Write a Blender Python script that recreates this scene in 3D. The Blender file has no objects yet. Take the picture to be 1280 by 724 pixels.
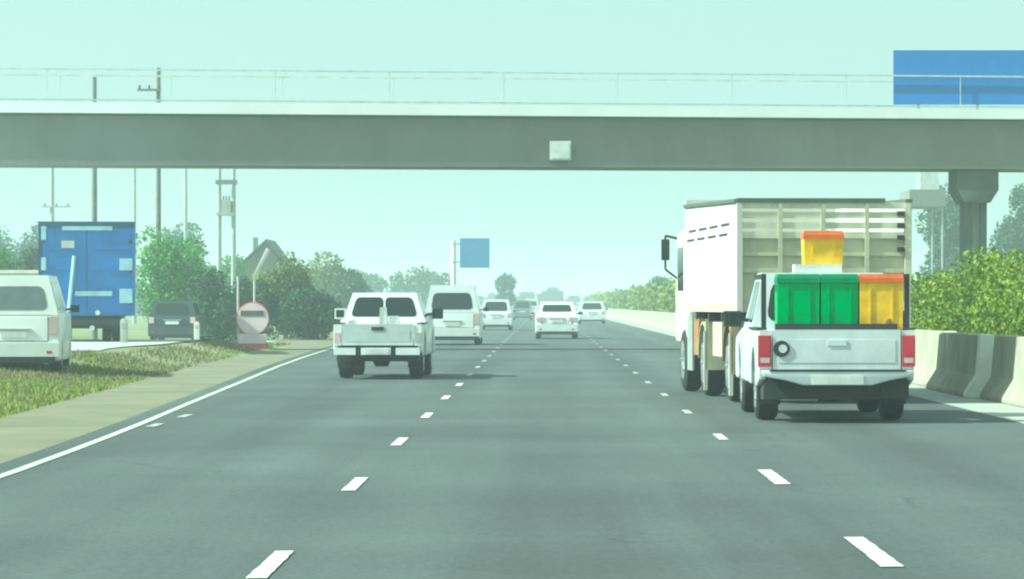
import bpy, bmesh, math, random
import numpy as np
from mathutils import Vector, Matrix

# ------------------------------------------------------------------ camera, sky, sun, exposure
scene = bpy.context.scene
COL = scene.collection
F = 4500.0            # focal length in pixels of the 1280 px wide photograph
CAMH = 1.4
cam_d = bpy.data.cameras.new('camera')
cam_d.sensor_width = 36.0
cam_d.lens = F / 1280.0 * 36.0
cam_d.shift_x = -40.0 / 1280.0
cam_d.shift_y = 18.0 / 1280.0
cam_d.clip_start = 0.5
cam_d.clip_end = 9000.0
cam = bpy.data.objects.new('camera', cam_d)
cam.location = (0, 0, CAMH)
cam.rotation_euler = (math.radians(90), 0, 0)
COL.objects.link(cam)
scene.camera = cam

SUN_DIR = Vector((-0.74, -0.15, 0.63)).normalized()     # towards the sun
sun_el = math.asin(SUN_DIR.z)
world = bpy.data.worlds.new('World')
scene.world = world
world.use_nodes = True
wn = world.node_tree
wn.nodes.clear()
w_out = wn.nodes.new('ShaderNodeOutputWorld')
w_bg = wn.nodes.new('ShaderNodeBackground')
w_sky = wn.nodes.new('ShaderNodeTexSky')
w_sky.sky_type = 'NISHITA'
w_sky.sun_disc = False
w_sky.sun_elevation = sun_el
w_sky.sun_rotation = math.atan2(SUN_DIR.x, SUN_DIR.y)
w_sky.air_density = 1.0
w_sky.dust_density = 6.0
w_sky.ozone_density = 1.0
w_mix = wn.nodes.new('ShaderNodeMix')
w_mix.data_type = 'RGBA'
w_mix.inputs[0].default_value = 0.62
w_mix.inputs[7].default_value = (8.4, 9.6, 9.5, 1)          # even pale overcast veil over the whole sky
wn.links.new(w_sky.outputs[0], w_mix.inputs[6])
wn.links.new(w_mix.outputs[2], w_bg.inputs[0])
w_bg.inputs[1].default_value = 0.055
wn.links.new(w_bg.outputs[0], w_out.inputs[0])

sun_d = bpy.data.lights.new('sun', 'SUN')
sun_d.energy = 4.3
sun_d.angle = math.radians(1.2)
sun_d.color = (1.0, 0.96, 0.88)
sun = bpy.data.objects.new('sun', sun_d)
sun.rotation_euler = SUN_DIR.to_track_quat('Z', 'Y').to_euler()
COL.objects.link(sun)

vs = scene.view_settings
vs.view_transform = 'Standard'
vs.look = 'None'
vs.gamma = 1.0
vs.use_curve_mapping = False
vs.exposure = 1.10
vs.use_white_balance = True
vs.white_balance_temperature = 5600
vs.white_balance_tint = -23
scene.render.engine = 'CYCLES'
scene.cycles.use_denoising = True
scene.cycles.filter_width = 2.2
scene.cycles.max_bounces = 6
scene.cycles.transparent_max_bounces = 6
scene.cycles.volume_bounces = 1

R = math.radians
rng = random.Random(11)

def PX(x, y, Z):
    """photo pixel at distance Z -> world point"""
    return ((x - 680.0) * Z / F, Z, CAMH - (y - 380.0) * Z / F)

# ------------------------------------------------------------------ materials
def mat(name, col, rough=0.6, metal=0.0, var=0.12, scale=3.0, coat=0.0, bump=0.0, col2=None, spec=0.5, stretch=None):
    m = bpy.data.materials.new(name)
    m.use_nodes = True
    nt = m.node_tree
    b = nt.nodes['Principled BSDF']
    b.inputs['Roughness'].default_value = rough
    b.inputs['Metallic'].default_value = metal
    b.inputs['Coat Weight'].default_value = coat
    b.inputs['Coat Roughness'].default_value = 0.12
    b.inputs['Specular IOR Level'].default_value = spec
    tc = nt.nodes.new('ShaderNodeTexCoord')
    mp = nt.nodes.new('ShaderNodeMapping')
    if stretch:
        mp.inputs['Scale'].default_value = stretch
    nt.links.new(tc.outputs['Object'], mp.inputs[0])
    no = nt.nodes.new('ShaderNodeTexNoise')
    no.inputs['Scale'].default_value = scale
    no.inputs['Detail'].default_value = 6
    no.inputs['Roughness'].default_value = 0.62
    nt.links.new(mp.outputs[0], no.inputs['Vector'])
    ra = nt.nodes.new('ShaderNodeValToRGB')
    c2 = col2 if col2 else tuple(c * (1 - 2.2 * var) for c in col)
    ra.color_ramp.elements[0].position = 0.32
    ra.color_ramp.elements[1].position = 0.62
    ra.color_ramp.elements[0].color = (*c2, 1)
    ra.color_ramp.elements[1].color = (*col, 1)
    nt.links.new(no.outputs['Fac'], ra.inputs[0])
    nt.links.new(ra.outputs[0], b.inputs['Base Color'])
    if bump:
        bp = nt.nodes.new('ShaderNodeBump')
        bp.inputs['Strength'].default_value = bump
        bp.inputs['Distance'].default_value = 0.02
        n2 = nt.nodes.new('ShaderNodeTexNoise')
        n2.inputs['Scale'].default_value = scale * 9
        n2.inputs['Detail'].default_value = 4
        nt.links.new(tc.outputs['Object'], n2.inputs['Vector'])
        nt.links.new(n2.outputs['Fac'], bp.inputs['Height'])
        nt.links.new(bp.outputs[0], b.inputs['Normal'])
    return m

def leaf_mat(name, c1, c2, trans=0.25):
    m = bpy.data.materials.new(name)
    m.use_nodes = True
    nt = m.node_tree
    b = nt.nodes['Principled BSDF']
    b.inputs['Roughness'].default_value = 0.6
    b.inputs['Specular IOR Level'].default_value = 0.25
    g = nt.nodes.new('ShaderNodeNewGeometry')
    tc = nt.nodes.new('ShaderNodeTexCoord')
    no = nt.nodes.new('ShaderNodeTexNoise')
    no.inputs['Scale'].default_value = 1.1
    nt.links.new(tc.outputs['Object'], no.inputs['Vector'])
    ad = nt.nodes.new('ShaderNodeMath'); ad.operation = 'ADD'
    nt.links.new(g.outputs['Random Per Island'], ad.inputs[0])
    nt.links.new(no.outputs['Fac'], ad.inputs[1])
    mu = nt.nodes.new('ShaderNodeMath'); mu.operation = 'MULTIPLY'
    mu.inputs[1].default_value = 0.5
    nt.links.new(ad.outputs[0], mu.inputs[0])
    ra = nt.nodes.new('ShaderNodeValToRGB')
    ra.color_ramp.elements[0].position = 0.2
    ra.color_ramp.elements[1].position = 0.8
    ra.color_ramp.elements[0].color = (*c1, 1)
    ra.color_ramp.elements[1].color = (*c2, 1)
    nt.links.new(mu.outputs[0], ra.inputs[0])
    nt.links.new(ra.outputs[0], b.inputs['Base Color'])
    tr = nt.nodes.new('ShaderNodeBsdfTranslucent')
    nt.links.new(ra.outputs[0], tr.inputs[0])
    mx = nt.nodes.new('ShaderNodeMixShader')
    mx.inputs[0].default_value = trans
    nt.links.new(b.outputs[0], mx.inputs[1])
    nt.links.new(tr.outputs[0], mx.inputs[2])
    nt.links.new(mx.outputs[0], nt.nodes['Material Output'].inputs[0])
    return m

M = {}
M['white'] = mat('white_paint', (0.78, 0.78, 0.76), 0.38, coat=0.3, var=0.05)
M['silver'] = mat('silver_paint', (0.70, 0.72, 0.72), 0.38, metal=0.15, coat=0.25, var=0.09, scale=2.2)
M['dull_white'] = mat('dull_white_paint', (0.52, 0.55, 0.54), 0.5, var=0.08, scale=2)
M['glass_pale'] = mat('pale_glass', (0.16, 0.20, 0.20), 0.1, var=0.1)
M['grey_paint'] = mat('grey_paint', (0.16, 0.19, 0.22), 0.35, coat=0.4, var=0.06)
M['dark_paint'] = mat('dark_paint', (0.035, 0.05, 0.06), 0.3, coat=0.4, var=0.06)
M['blue_paint'] = mat('blue_paint', (0.03, 0.17, 0.52), 0.45, coat=0.1, var=0.1, scale=1.2)
M['blue_dark'] = mat('blue_frame', (0.02, 0.07, 0.15), 0.5)
M['light_blue'] = mat('pale_blue_paint', (0.45, 0.66, 0.78), 0.5)
M['sign_blue'] = mat('sign_blue', (0.03, 0.18, 0.55), 0.4, var=0.04)
M['sign_blue_old'] = mat('sign_blue_weathered', (0.06, 0.22, 0.48), 0.5, var=0.06)
M['glass'] = mat('dark_glass', (0.018, 0.026, 0.026), 0.06, var=0.1)
M['black'] = mat('black_plastic', (0.022, 0.024, 0.024), 0.6)
M['rubber'] = mat('rubber', (0.02, 0.021, 0.022), 0.85, bump=0.3)
M['rim'] = mat('rim_metal', (0.42, 0.42, 0.41), 0.4, metal=0.6)
M['chassis'] = mat('chassis_steel', (0.03, 0.032, 0.03), 0.7)
M['red'] = mat('red_lens', (0.50, 0.010, 0.035), 0.22, coat=0.5, var=0.08)
M['lens_pale'] = mat('pale_lens', (0.62, 0.44, 0.42), 0.25, coat=0.4, var=0.08)
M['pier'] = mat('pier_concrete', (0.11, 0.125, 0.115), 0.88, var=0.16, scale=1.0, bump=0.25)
M['paint_worn'] = mat('worn_road_paint', (0.42, 0.43, 0.40), 0.7, var=0.2, scale=7)
M['orange'] = mat('orange_plastic', (0.70, 0.13, 0.010), 0.5, var=0.14, scale=5)
M['yellow'] = mat('yellow_plastic', (0.95, 0.56, 0.006), 0.5, var=0.13, scale=5)
M['green'] = mat('green_plastic', (0.010, 0.44, 0.075), 0.5, var=0.13, scale=5)
M['green_lid'] = mat('green_lid', (0.010, 0.24, 0.075), 0.5, var=0.13, scale=5)
M['plate'] = mat('plate_white', (0.72, 0.72, 0.68), 0.5)
M['cream'] = mat('cream_paint', (0.56, 0.52, 0.36), 0.6, var=0.12, scale=2.5)
M['cream_post'] = mat('cream_post_paint', (0.68, 0.64, 0.48), 0.6, var=0.12)
M['truck_white'] = mat('truck_white_sheet', (0.62, 0.59, 0.53), 0.6, var=0.09, scale=1.2, stretch=(1, 1, 0.25))
M['rust'] = mat('rusty_steel', (0.38, 0.19, 0.07), 0.8, var=0.2, scale=6)
M['rust_pale'] = mat('dusty_flap', (0.50, 0.36, 0.20), 0.85, var=0.15, scale=5)
M['rail_grey'] = mat('grey_rail_paint', (0.10, 0.115, 0.10), 0.6)
M['steel'] = mat('galvanised_steel', (0.42, 0.44, 0.43), 0.5, metal=0.3)
M['conc'] = mat('concrete', (0.42, 0.41, 0.37), 0.85, var=0.12, scale=1.5, bump=0.25)
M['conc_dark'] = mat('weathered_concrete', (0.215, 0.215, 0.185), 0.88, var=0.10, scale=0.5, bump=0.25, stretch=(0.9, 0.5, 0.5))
M['conc_pale'] = mat('pale_concrete', (0.62, 0.60, 0.53), 0.8, var=0.08, scale=2.0)
M['barrier'] = mat('barrier_concrete', (0.36, 0.335, 0.25), 0.85, var=0.14, scale=1.6, bump=0.25)
M['barrier_end'] = mat('lit_barrier_end_and_mast', (0.84, 0.82, 0.74), 0.7, var=0.06)  # light on barrier ends put into the colour; plain pale colour on the mast
M['rail_pale'] = mat('pale_rail_paint', (0.55, 0.60, 0.58), 0.5)
M['edge_white'] = mat('white_edge_paint', (0.80, 0.80, 0.77), 0.7, var=0.05, scale=0.6)
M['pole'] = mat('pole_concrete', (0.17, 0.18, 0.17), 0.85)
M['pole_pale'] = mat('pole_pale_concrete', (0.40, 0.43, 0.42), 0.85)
M['bark'] = mat('bark', (0.12, 0.09, 0.065), 0.9, var=0.2, scale=8, bump=0.4)
M['wall_white'] = mat('white_render', (0.72, 0.71, 0.66), 0.8)
M['wall_tan'] = mat('tan_render', (0.42, 0.36, 0.25), 0.85, var=0.1)
M['roof_dark'] = mat('dark_roof', (0.06, 0.07, 0.07), 0.7, var=0.2, scale=4)
M['roof_blue'] = mat('blue_sheet_roof', (0.05, 0.22, 0.42), 0.5)
M['pink'] = mat('faded_sign_pink', (0.90, 0.68, 0.69), 0.5, var=0.08)
M['sign_red'] = mat('faded_sign_red', (0.70, 0.16, 0.14), 0.5, var=0.1)
M['sign_bar'] = mat('sign_dark_bar', (0.13, 0.12, 0.12), 0.5)
M['paint'] = mat('road_paint', (0.72, 0.72, 0.66), 0.7, var=0.14, scale=4, col2=(0.40, 0.41, 0.38), stretch=(0.3, 3, 1))
M['paint_cream'] = mat('road_paint_cream', (0.54, 0.54, 0.44), 0.6, var=0.14, scale=4)
M['sack'] = mat('white_sack', (0.70, 0.70, 0.66), 0.8, var=0.1, scale=6, bump=0.4)
M['lime'] = mat('lime_plastic', (0.50, 0.62, 0.16), 0.5)
M['leaf_bright'] = leaf_mat('leaf_bright', (0.030, 0.14, 0.010), (0.14, 0.36, 0.022))
M['leaf_hedge'] = leaf_mat('leaf_hedge', (0.050, 0.115, 0.008), (0.30, 0.35, 0.014))
M['leaf_dark'] = leaf_mat('leaf_dark', (0.016, 0.045, 0.020), (0.05, 0.10, 0.035))
M['leaf_olive'] = leaf_mat('leaf_olive', (0.055, 0.085, 0.012), (0.20, 0.23, 0.028))
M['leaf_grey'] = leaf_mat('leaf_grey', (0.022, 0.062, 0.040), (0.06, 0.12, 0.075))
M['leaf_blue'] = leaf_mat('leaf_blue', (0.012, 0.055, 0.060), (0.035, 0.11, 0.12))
M['grass'] = leaf_mat('grass_blade', (0.13, 0.19, 0.014), (0.36, 0.42, 0.06), 0.3)
M['grass_dry'] = leaf_mat('grass_dry', (0.13, 0.12, 0.05), (0.30, 0.27, 0.13), 0.3)

def road_mat():
    m = mat('asphalt', (0.088, 0.096, 0.092), 0.85, var=0.15, scale=0.35, stretch=(1.9, 0.05, 1), spec=0.3)
    nt = m.node_tree
    b = nt.nodes['Principled BSDF']
    tc = nt.nodes['Texture Coordinate']
    src = b.inputs['Base Color'].links[0].from_socket
    n2 = nt.nodes.new('ShaderNodeTexNoise'); n2.inputs['Scale'].default_value = 22; n2.inputs['Detail'].default_value = 8; n2.inputs['Roughness'].default_value = 0.8
    nt.links.new(tc.outputs['Object'], n2.inputs['Vector'])
    n3 = nt.nodes.new('ShaderNodeTexNoise'); n3.inputs['Scale'].default_value = 0.22; n3.inputs['Detail'].default_value = 5
    nt.links.new(tc.outputs['Object'], n3.inputs['Vector'])
    mr = nt.nodes.new('ShaderNodeMapRange'); mr.inputs[1].default_value = 0.25; mr.inputs[2].default_value = 0.75
    mr.inputs[3].default_value = 0.42; mr.inputs[4].default_value = 1.58
    nt.links.new(n2.outputs['Fac'], mr.inputs[0])
    mr2 = nt.nodes.new('ShaderNodeMapRange'); mr2.inputs[1].default_value = 0.3; mr2.inputs[2].default_value = 0.7
    mr2.inputs[3].default_value = 0.80; mr2.inputs[4].default_value = 1.16
    nt.links.new(n3.outputs['Fac'], mr2.inputs[0])
    mm = nt.nodes.new('ShaderNodeMath'); mm.operation = 'MULTIPLY'
    nt.links.new(mr.outputs[0], mm.inputs[0]); nt.links.new(mr2.outputs[0], mm.inputs[1])
    vm = nt.nodes.new('ShaderNodeVectorMath'); vm.operation = 'SCALE'
    nt.links.new(src, vm.inputs[0]); nt.links.new(mm.outputs[0], vm.inputs['Scale'])
    # wheel paths and the oil-darkened lane centres: wear with the lanes' own width
    sx = nt.nodes.new('ShaderNodeSeparateXYZ'); nt.links.new(tc.outputs['Object'], sx.inputs[0])
    a1 = nt.nodes.new('ShaderNodeMath'); a1.operation = 'MULTIPLY_ADD'; a1.inputs[1].default_value = 2*math.pi/1.65; a1.inputs[2].default_value = -0.19*2*math.pi/1.65
    nt.links.new(sx.outputs[0], a1.inputs[0])
    cs = nt.nodes.new('ShaderNodeMath'); cs.operation = 'COSINE'; nt.links.new(a1.outputs[0], cs.inputs[0])
    ml = nt.nodes.new('ShaderNodeMath'); ml.operation = 'MULTIPLY_ADD'; ml.inputs[1].default_value = -0.075; ml.inputs[2].default_value = 1.0
    nt.links.new(cs.outputs[0], ml.inputs[0])
    # cracks
    vo = nt.nodes.new('ShaderNodeTexVoronoi'); vo.feature = 'DISTANCE_TO_EDGE'; vo.inputs['Scale'].default_value = 0.30
    n4 = nt.nodes.new('ShaderNodeTexNoise'); n4.inputs['Scale'].default_value = 0.9; n4.inputs['Detail'].default_value = 5
    nt.links.new(tc.outputs['Object'], n4.inputs['Vector'])
    va = nt.nodes.new('ShaderNodeVectorMath'); va.operation = 'MULTIPLY_ADD'; va.inputs[1].default_value = (1.4, 1.4, 0)
    nt.links.new(n4.outputs['Color'], va.inputs[0]); nt.links.new(tc.outputs['Object'], va.inputs[2])
    nt.links.new(va.outputs[0], vo.inputs['Vector'])
    cr = nt.nodes.new('ShaderNodeMapRange'); cr.inputs[1].default_value = 0.0; cr.inputs[2].default_value = 0.010; cr.inputs[3].default_value = 0.66; cr.inputs[4].default_value = 1.0
    nt.links.new(vo.outputs['Distance'], cr.inputs[0])
    mk = nt.nodes.new('ShaderNodeMapRange'); mk.inputs[1].default_value = 0.52; mk.inputs[2].default_value = 0.60; mk.inputs[3].default_value = 0.0; mk.inputs[4].default_value = 1.0
    nt.links.new(n3.outputs['Fac'], mk.inputs[0])
    cm = nt.nodes.new('ShaderNodeMix'); cm.data_type = 'FLOAT'; cm.inputs[2].default_value = 1.0
    nt.links.new(mk.outputs[0], cm.inputs[0]); nt.links.new(cr.outputs[0], cm.inputs[3])
    m5 = nt.nodes.new('ShaderNodeMath'); m5.operation = 'MULTIPLY'; nt.links.new(ml.outputs[0], m5.inputs[0]); nt.links.new(cm.outputs[0], m5.inputs[1])
    v2 = nt.nodes.new('ShaderNodeVectorMath'); v2.operation = 'SCALE'
    nt.links.new(vm.outputs[0], v2.inputs[0]); nt.links.new(m5.outputs[0], v2.inputs['Scale'])
    nt.links.new(v2.outputs[0], b.inputs['Base Color'])
    return m
M['asphalt'] = road_mat()
M['sand'] = mat('sandy_shoulder', (0.20, 0.17, 0.105), 0.95, var=0.1, scale=0.45, bump=0.5, col2=(0.125, 0.125, 0.07))
M['ground'] = mat('ground_soil', (0.24, 0.22, 0.11), 0.95, scale=0.25, bump=0.4, col2=(0.10, 0.14, 0.035))
M['pave'] = mat('service_road_concrete', (0.44, 0.44, 0.40), 0.85, var=0.08, scale=0.4)
M['shoulder_conc'] = mat('edge_concrete', (0.36, 0.36, 0.32), 0.85, var=0.1, scale=0.8)

# ------------------------------------------------------------------ builders
class MB:
    def __init__(s):
        s.bm = bmesh.new()
    def _bev(s, verts, off, seg):
        if off <= 0: return
        es = set()
        for v in verts:
            for e in v.link_edges:
                if len(e.link_faces) == 2 and e.calc_face_angle(0) > 0.35:
                    es.add(e)
        if es:
            bmesh.ops.bevel(s.bm, geom=list(es), offset=off, segments=seg, affect='EDGES', profile=0.6, clamp_overlap=True)
    def hexa(s, p, bev=0, seg=2):
        """p: 8 points, bottom ring then top ring, counter-clockwise from above"""
        v = [s.bm.verts.new(q) for q in p]
        for f in ((3,2,1,0),(4,5,6,7),(0,1,5,4),(1,2,6,5),(2,3,7,6),(3,0,4,7)):
            s.bm.faces.new([v[i] for i in f])
        s._bev(v, bev, seg)
        return s
    def box(s, x0, x1, y0, y1, z0, z1, bev=0, seg=2):
        return s.hexa([(x0,y0,z0),(x1,y0,z0),(x1,y1,z0),(x0,y1,z0),(x0,y0,z1),(x1,y0,z1),(x1,y1,z1),(x0,y1,z1)], bev, seg)
    def prism_x(s, prof, x0, x1, bev=0, seg=2):
        """prof: list of (y,z), extruded along x"""
        a = [s.bm.verts.new((x0, y, z)) for y, z in prof]
        b = [s.bm.verts.new((x1, y, z)) for y, z in prof]
        n = len(prof)
        f1 = s.bm.faces.new(a); f2 = s.bm.faces.new(b[::-1])
        fs = [f1, f2]
        for i in range(n):
            fs.append(s.bm.faces.new((a[i], b[i], b[(i+1) % n], a[(i+1) % n])))
        bmesh.ops.recalc_face_normals(s.bm, faces=fs)
        s._bev(a + b, bev, seg)
        return s
    def prism_y(s, prof, y0, y1, bev=0, seg=2):
        a = [s.bm.verts.new((x, y0, z)) for x, z in prof]
        b = [s.bm.verts.new((x, y1, z)) for x, z in prof]
        n = len(prof)
        fs = [s.bm.faces.new(a), s.bm.faces.new(b[::-1])]
        for i in range(n):
            fs.append(s.bm.faces.new((a[i], b[i], b[(i+1) % n], a[(i+1) % n])))
        bmesh.ops.recalc_face_normals(s.bm, faces=fs)
        s._bev(a + b, bev, seg)
        return s
    def tube(s, p0, p1, r0, r1=None, n=10):
        r1 = r0 if r1 is None else r1
        p0, p1 = Vector(p0), Vector(p1)
        d = (p1 - p0).normalized()
        u = d.orthogonal().normalized(); w = d.cross(u)
        A = [s.bm.verts.new(p0 + (u*math.cos(t) + w*math.sin(t))*r0) for t in [2*math.pi*i/n for i in range(n)]]
        B = [s.bm.verts.new(p1 + (u*math.cos(t) + w*math.sin(t))*r1) for t in [2*math.pi*i/n for i in range(n)]]
        for i in range(n):
            s.bm.faces.new((A[i], A[(i+1) % n], B[(i+1) % n], B[i]))
        s.bm.faces.new(A[::-1]); s.bm.faces.new(B)
        return s
    def lathe_x(s, prof, cx, cy, cz, n=24):
        """prof: (x offset, radius) swept round the x axis"""
        rings = []
        for (dx, r) in prof:
            rings.append([s.bm.verts.new((cx+dx, cy+r*math.cos(2*math.pi*i/n), cz+r*math.sin(2*math.pi*i/n))) for i in range(n)])
        fs = []
        for k in range(len(rings)-1):
            for i in range(n):
                fs.append(s.bm.faces.new((rings[k][i], rings[k+1][i], rings[k+1][(i+1) % n], rings[k][(i+1) % n])))
        fs.append(s.bm.faces.new(rings[0])); fs.append(s.bm.faces.new(rings[-1][::-1]))
        bmesh.ops.recalc_face_normals(s.bm, faces=fs)
        return s
    def disc_y(s, cx, y0, y1, cz, r, n=32):
        return s.prism_y([(cx + r*math.cos(2*math.pi*i/n), cz + r*math.sin(2*math.pi*i/n)) for i in range(n)], y0, y1)
    def panel(s, q, u0, u1, v0, v1, off=0.004, thick=0.012, r=0.12):
        """rounded plate lying on the quad q = (p00,p10,p11,p01)"""
        p00, p10, p11, p01 = [Vector(a) for a in q]
        nrm = (p10-p00).cross(p01-p00).normalized()
        W = (p10-p00).length*(u1-u0); H = (p01-p00).length*(v1-v0)
        rr = r*min(W, H)
        pts = []
        for (cu, cv, a0) in ((1,0,-90),(1,1,0),(0,1,90),(0,0,180)):
            for k in range(4):
                a = R(a0 + 30*k)
                uu = (W - rr if cu else rr) + rr*math.cos(a)
                vv = (H - rr if cv else rr) + rr*math.sin(a)
                pts.append((u0 + (u1-u0)*uu/W, v0 + (v1-v0)*vv/H))
        def P(u, v): return (p00*(1-u) + p10*u)*(1-v) + (p01*(1-u) + p11*u)*v
        A = [s.bm.verts.new(P(u, v) + nrm*(off-thick)) for u, v in pts]
        B = [s.bm.verts.new(P(u, v) + nrm*off) for u, v in pts]
        n = len(pts)
        s.bm.faces.new(B); s.bm.faces.new(A[::-1])
        for i in range(n):
            s.bm.faces.new((A[i], A[(i+1) % n], B[(i+1) % n], B[i]))
        return s
    def mesh(s, name, smooth=True):
        me = bpy.data.meshes.new(name)
        s.bm.to_mesh(me); s.bm.free()
        if smooth:
            me.shade_smooth()
            try:
                me.set_sharp_from_angle(angle=R(38))
            except Exception:
                pass
        return me
    def build(s, name, m, parent=None, loc=None):
        me = s.mesh(name)
        me.materials.append(M[m] if isinstance(m, str) else m)
        return link(name, me, parent, loc)

def link(name, me, parent=None, loc=None):
    o = bpy.data.objects.new(name, me)
    COL.objects.link(o)
    if parent is not None: o.parent = parent
    if loc is not None: o.location = loc
    return o

def tag(o, label=None, cat=None, group=None, kind=None):
    if label: o['label'] = label
    if cat: o['category'] = cat
    if group: o['group'] = group
    if kind: o['kind'] = kind
    return o

def thing(name, label, cat, loc=(0,0,0), rotz=0.0, group=None):
    o = bpy.data.objects.new(name, None)
    o.empty_display_size = 0.2
    COL.objects.link(o)
    o.location = loc; o.rotation_euler = (0, 0, rotz)
    return tag(o, label, cat, group)

# ------------------------------------------------------------------ ground and road
def gz(x, y):
    """terrain height: flat by the road, a low rise under the roadside yard"""
    def sm(a, b, t):
        t = max(0.0, min(1.0, (t-a)/(b-a))); return t*t*(3-2*t)
    side = sm(-8.2, -10.5, x) if x < 0 else 0
    side = 1 - sm(-10.0, -8.0, x)
    along = sm(62, 80, y)*(1 - sm(104, 127, y))
    far = 0.0
    bump = 0.05*math.sin(x*0.9 + y*0.31)*math.sin(y*0.23 + 1.3)*side
    return -0.02 + 0.36*side*along + bump*(1 if y < 84 else 0.2) + far

def build_ground():
    xs = sorted(set([-700,-300,-150,-80,-50,-35] + [-28 + 0.8*i for i in range(28)] + [-5.2, -2, 3, 7, 9, 14, 25, 50, 100, 250, 700]))
    ys = sorted(set([-60, -20, 0, 15, 25, 33] + [40 + 1.5*i for i in range(66)] + [145, 160, 190, 230, 300, 400, 600, 900, 1400, 2200, 4200]))
    vs_, fs_ = [], []
    for y in ys:
        for x in xs:
            vs_.append((x, y, gz(x, y)))
    nx = len(xs)
    for j in range(len(ys)-1):
        for i in range(nx-1):
            a = j*nx + i
            fs_.append((a, a+1, a+nx+1, a+nx))
    me = bpy.data.meshes.new('ground')
    me.from_pydata(vs_, [], fs_)
    me.shade_smooth()
    me.materials.append(M['ground'])
    tag(link('ground', me), kind='structure')
build_ground()

LINE = [(0,-4.25),(20,-4.3),(29,-4.37),(34,-4.47),(40.5,-4.63),(50,-4.95),(65,-5.42),(79,-5.88),(92,-6.22),(105,-6.5),(125,-6.85),(150,-7.0),(190,-6.9),(240,-6.4),(300,-5.6),(360,-5.1),(450,-4.9),(700,-4.8),(2500,-4.8)]
def line_x(y):
    for (a, xa), (b, xb) in zip(LINE, LINE[1:]):
        if a <= y <= b:
            t = (y-a)/(b-a)
            return xa + (xb-xa)*t
    return LINE[-1][1]
def strip(name, left, right, ys, z, m, parent=None):
    vs_, fs_ = [], []
    for y in ys:
        vs_ += [(left(y), y, z if not callable(z) else z(left(y), y)), (right(y), y, z if not callable(z) else z(right(y), y))]
    for i in range(len(ys)-1):
        fs_.append((2*i, 2*i+1, 2*i+3, 2*i+2))
    me = bpy.data.meshes.new(name)
    me.from_pydata(vs_, [], fs_)
    me.materials.append(M[m])
    return link(name, me, parent)
YS = [-50, 0, 10, 20, 25, 30, 34, 38, 42, 46, 50, 55, 60, 65, 70, 75, 80, 86, 92, 98, 105, 115, 125, 135, 150, 170, 190, 215, 240, 270, 300, 330, 360, 400, 450, 600, 900, 2500]
road = tag(strip('road', lambda y: line_x(max(0, y)) - 0.32, lambda y: 5.55, YS, 0.008, 'asphalt'), kind='structure')
edge = tag(strip('median_edge', lambda y: 5.56, lambda y: 8.2, YS, 0.012, 'shoulder_conc'), kind='structure')
strip('edge_line', lambda y: line_x(max(0, y)) - 0.05, lambda y: line_x(max(0, y)) + 0.05, YS, 0.014, 'paint_cream', road)
shoulder = tag(strip('sandy_shoulder', lambda y: line_x(max(0, y)) - (2.2 if y < 60 else 2.2 + min(1.2, (y-60)*0.03)), lambda y: line_x(max(0, y)) - 0.30, YS, 0.002, 'sand'), kind='structure')

# lane dashes, each its own piece of the road
_dash = None
_dash2 = None
def dash(x, y, length=2.0, w=0.105, worn=False):
    global _dash
    if _dash is None:
        me = bpy.data.meshes.new('lane_dash')
        n = 12; v = []; f = []
        r2 = random.Random(3)
        for i in range(n+1):
            t = i/n - 0.5
            e = 0.5
            v += [(-e + r2.uniform(-.04, .04), t, 0), (e + r2.uniform(-.04, .04), t, 0)]
        for i in range(n): f.append((2*i, 2*i+1, 2*i+3, 2*i+2))
        me.from_pydata(v, [], f); me.materials.append(M['paint'])
        _dash = me
    global _dash2
    if worn and _dash2 is None:
        _dash2 = _dash.copy(); _dash2.materials[0] = M['paint_worn']
    o = link('lane_dash', _dash2 if worn else _dash, road, (x, y, 0.015))
    o.scale = (w, length, 1)
for k in range(-1, 40):
    dash(-1.455, 19.2 + 8.55*k, worn=k > 5)
    dash(1.84, 20.2 + 8.7*k, 2.4 if k < 2 else 1.6, 0.12 if k < 2 else 0.095, worn=k > 2)
for y in (41.2, 44.6):
    dash(-4.45, y, 1.1, 0.11, worn=True)

# service yard on the left, following the terrain
def yard():
    xs = [-30 + 1.0*i for i in range(21)]
    ys = [79 + 1.5*i for i in range(40)]
    v, f = [], []
    for y in ys:
        for x in xs:
            xx = min(x, -10.3 + (0.0 if y < 88 else min(1.5, (y-88)*0.07)))
            v.append((xx, y, gz(xx, y) + 0.02))
    nx = len(xs)
    for j in range(len(ys)-1):
        for i in range(nx-1):
            a = j*nx+i; f.append((a, a+1, a+nx+1, a+nx))
    me = bpy.data.meshes.new('service_road'); me.from_pydata(v, [], f); me.shade_smooth()
    me.materials.append(M['pave'])
    tag(link('service_road', me), kind='structure')
yard()

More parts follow.
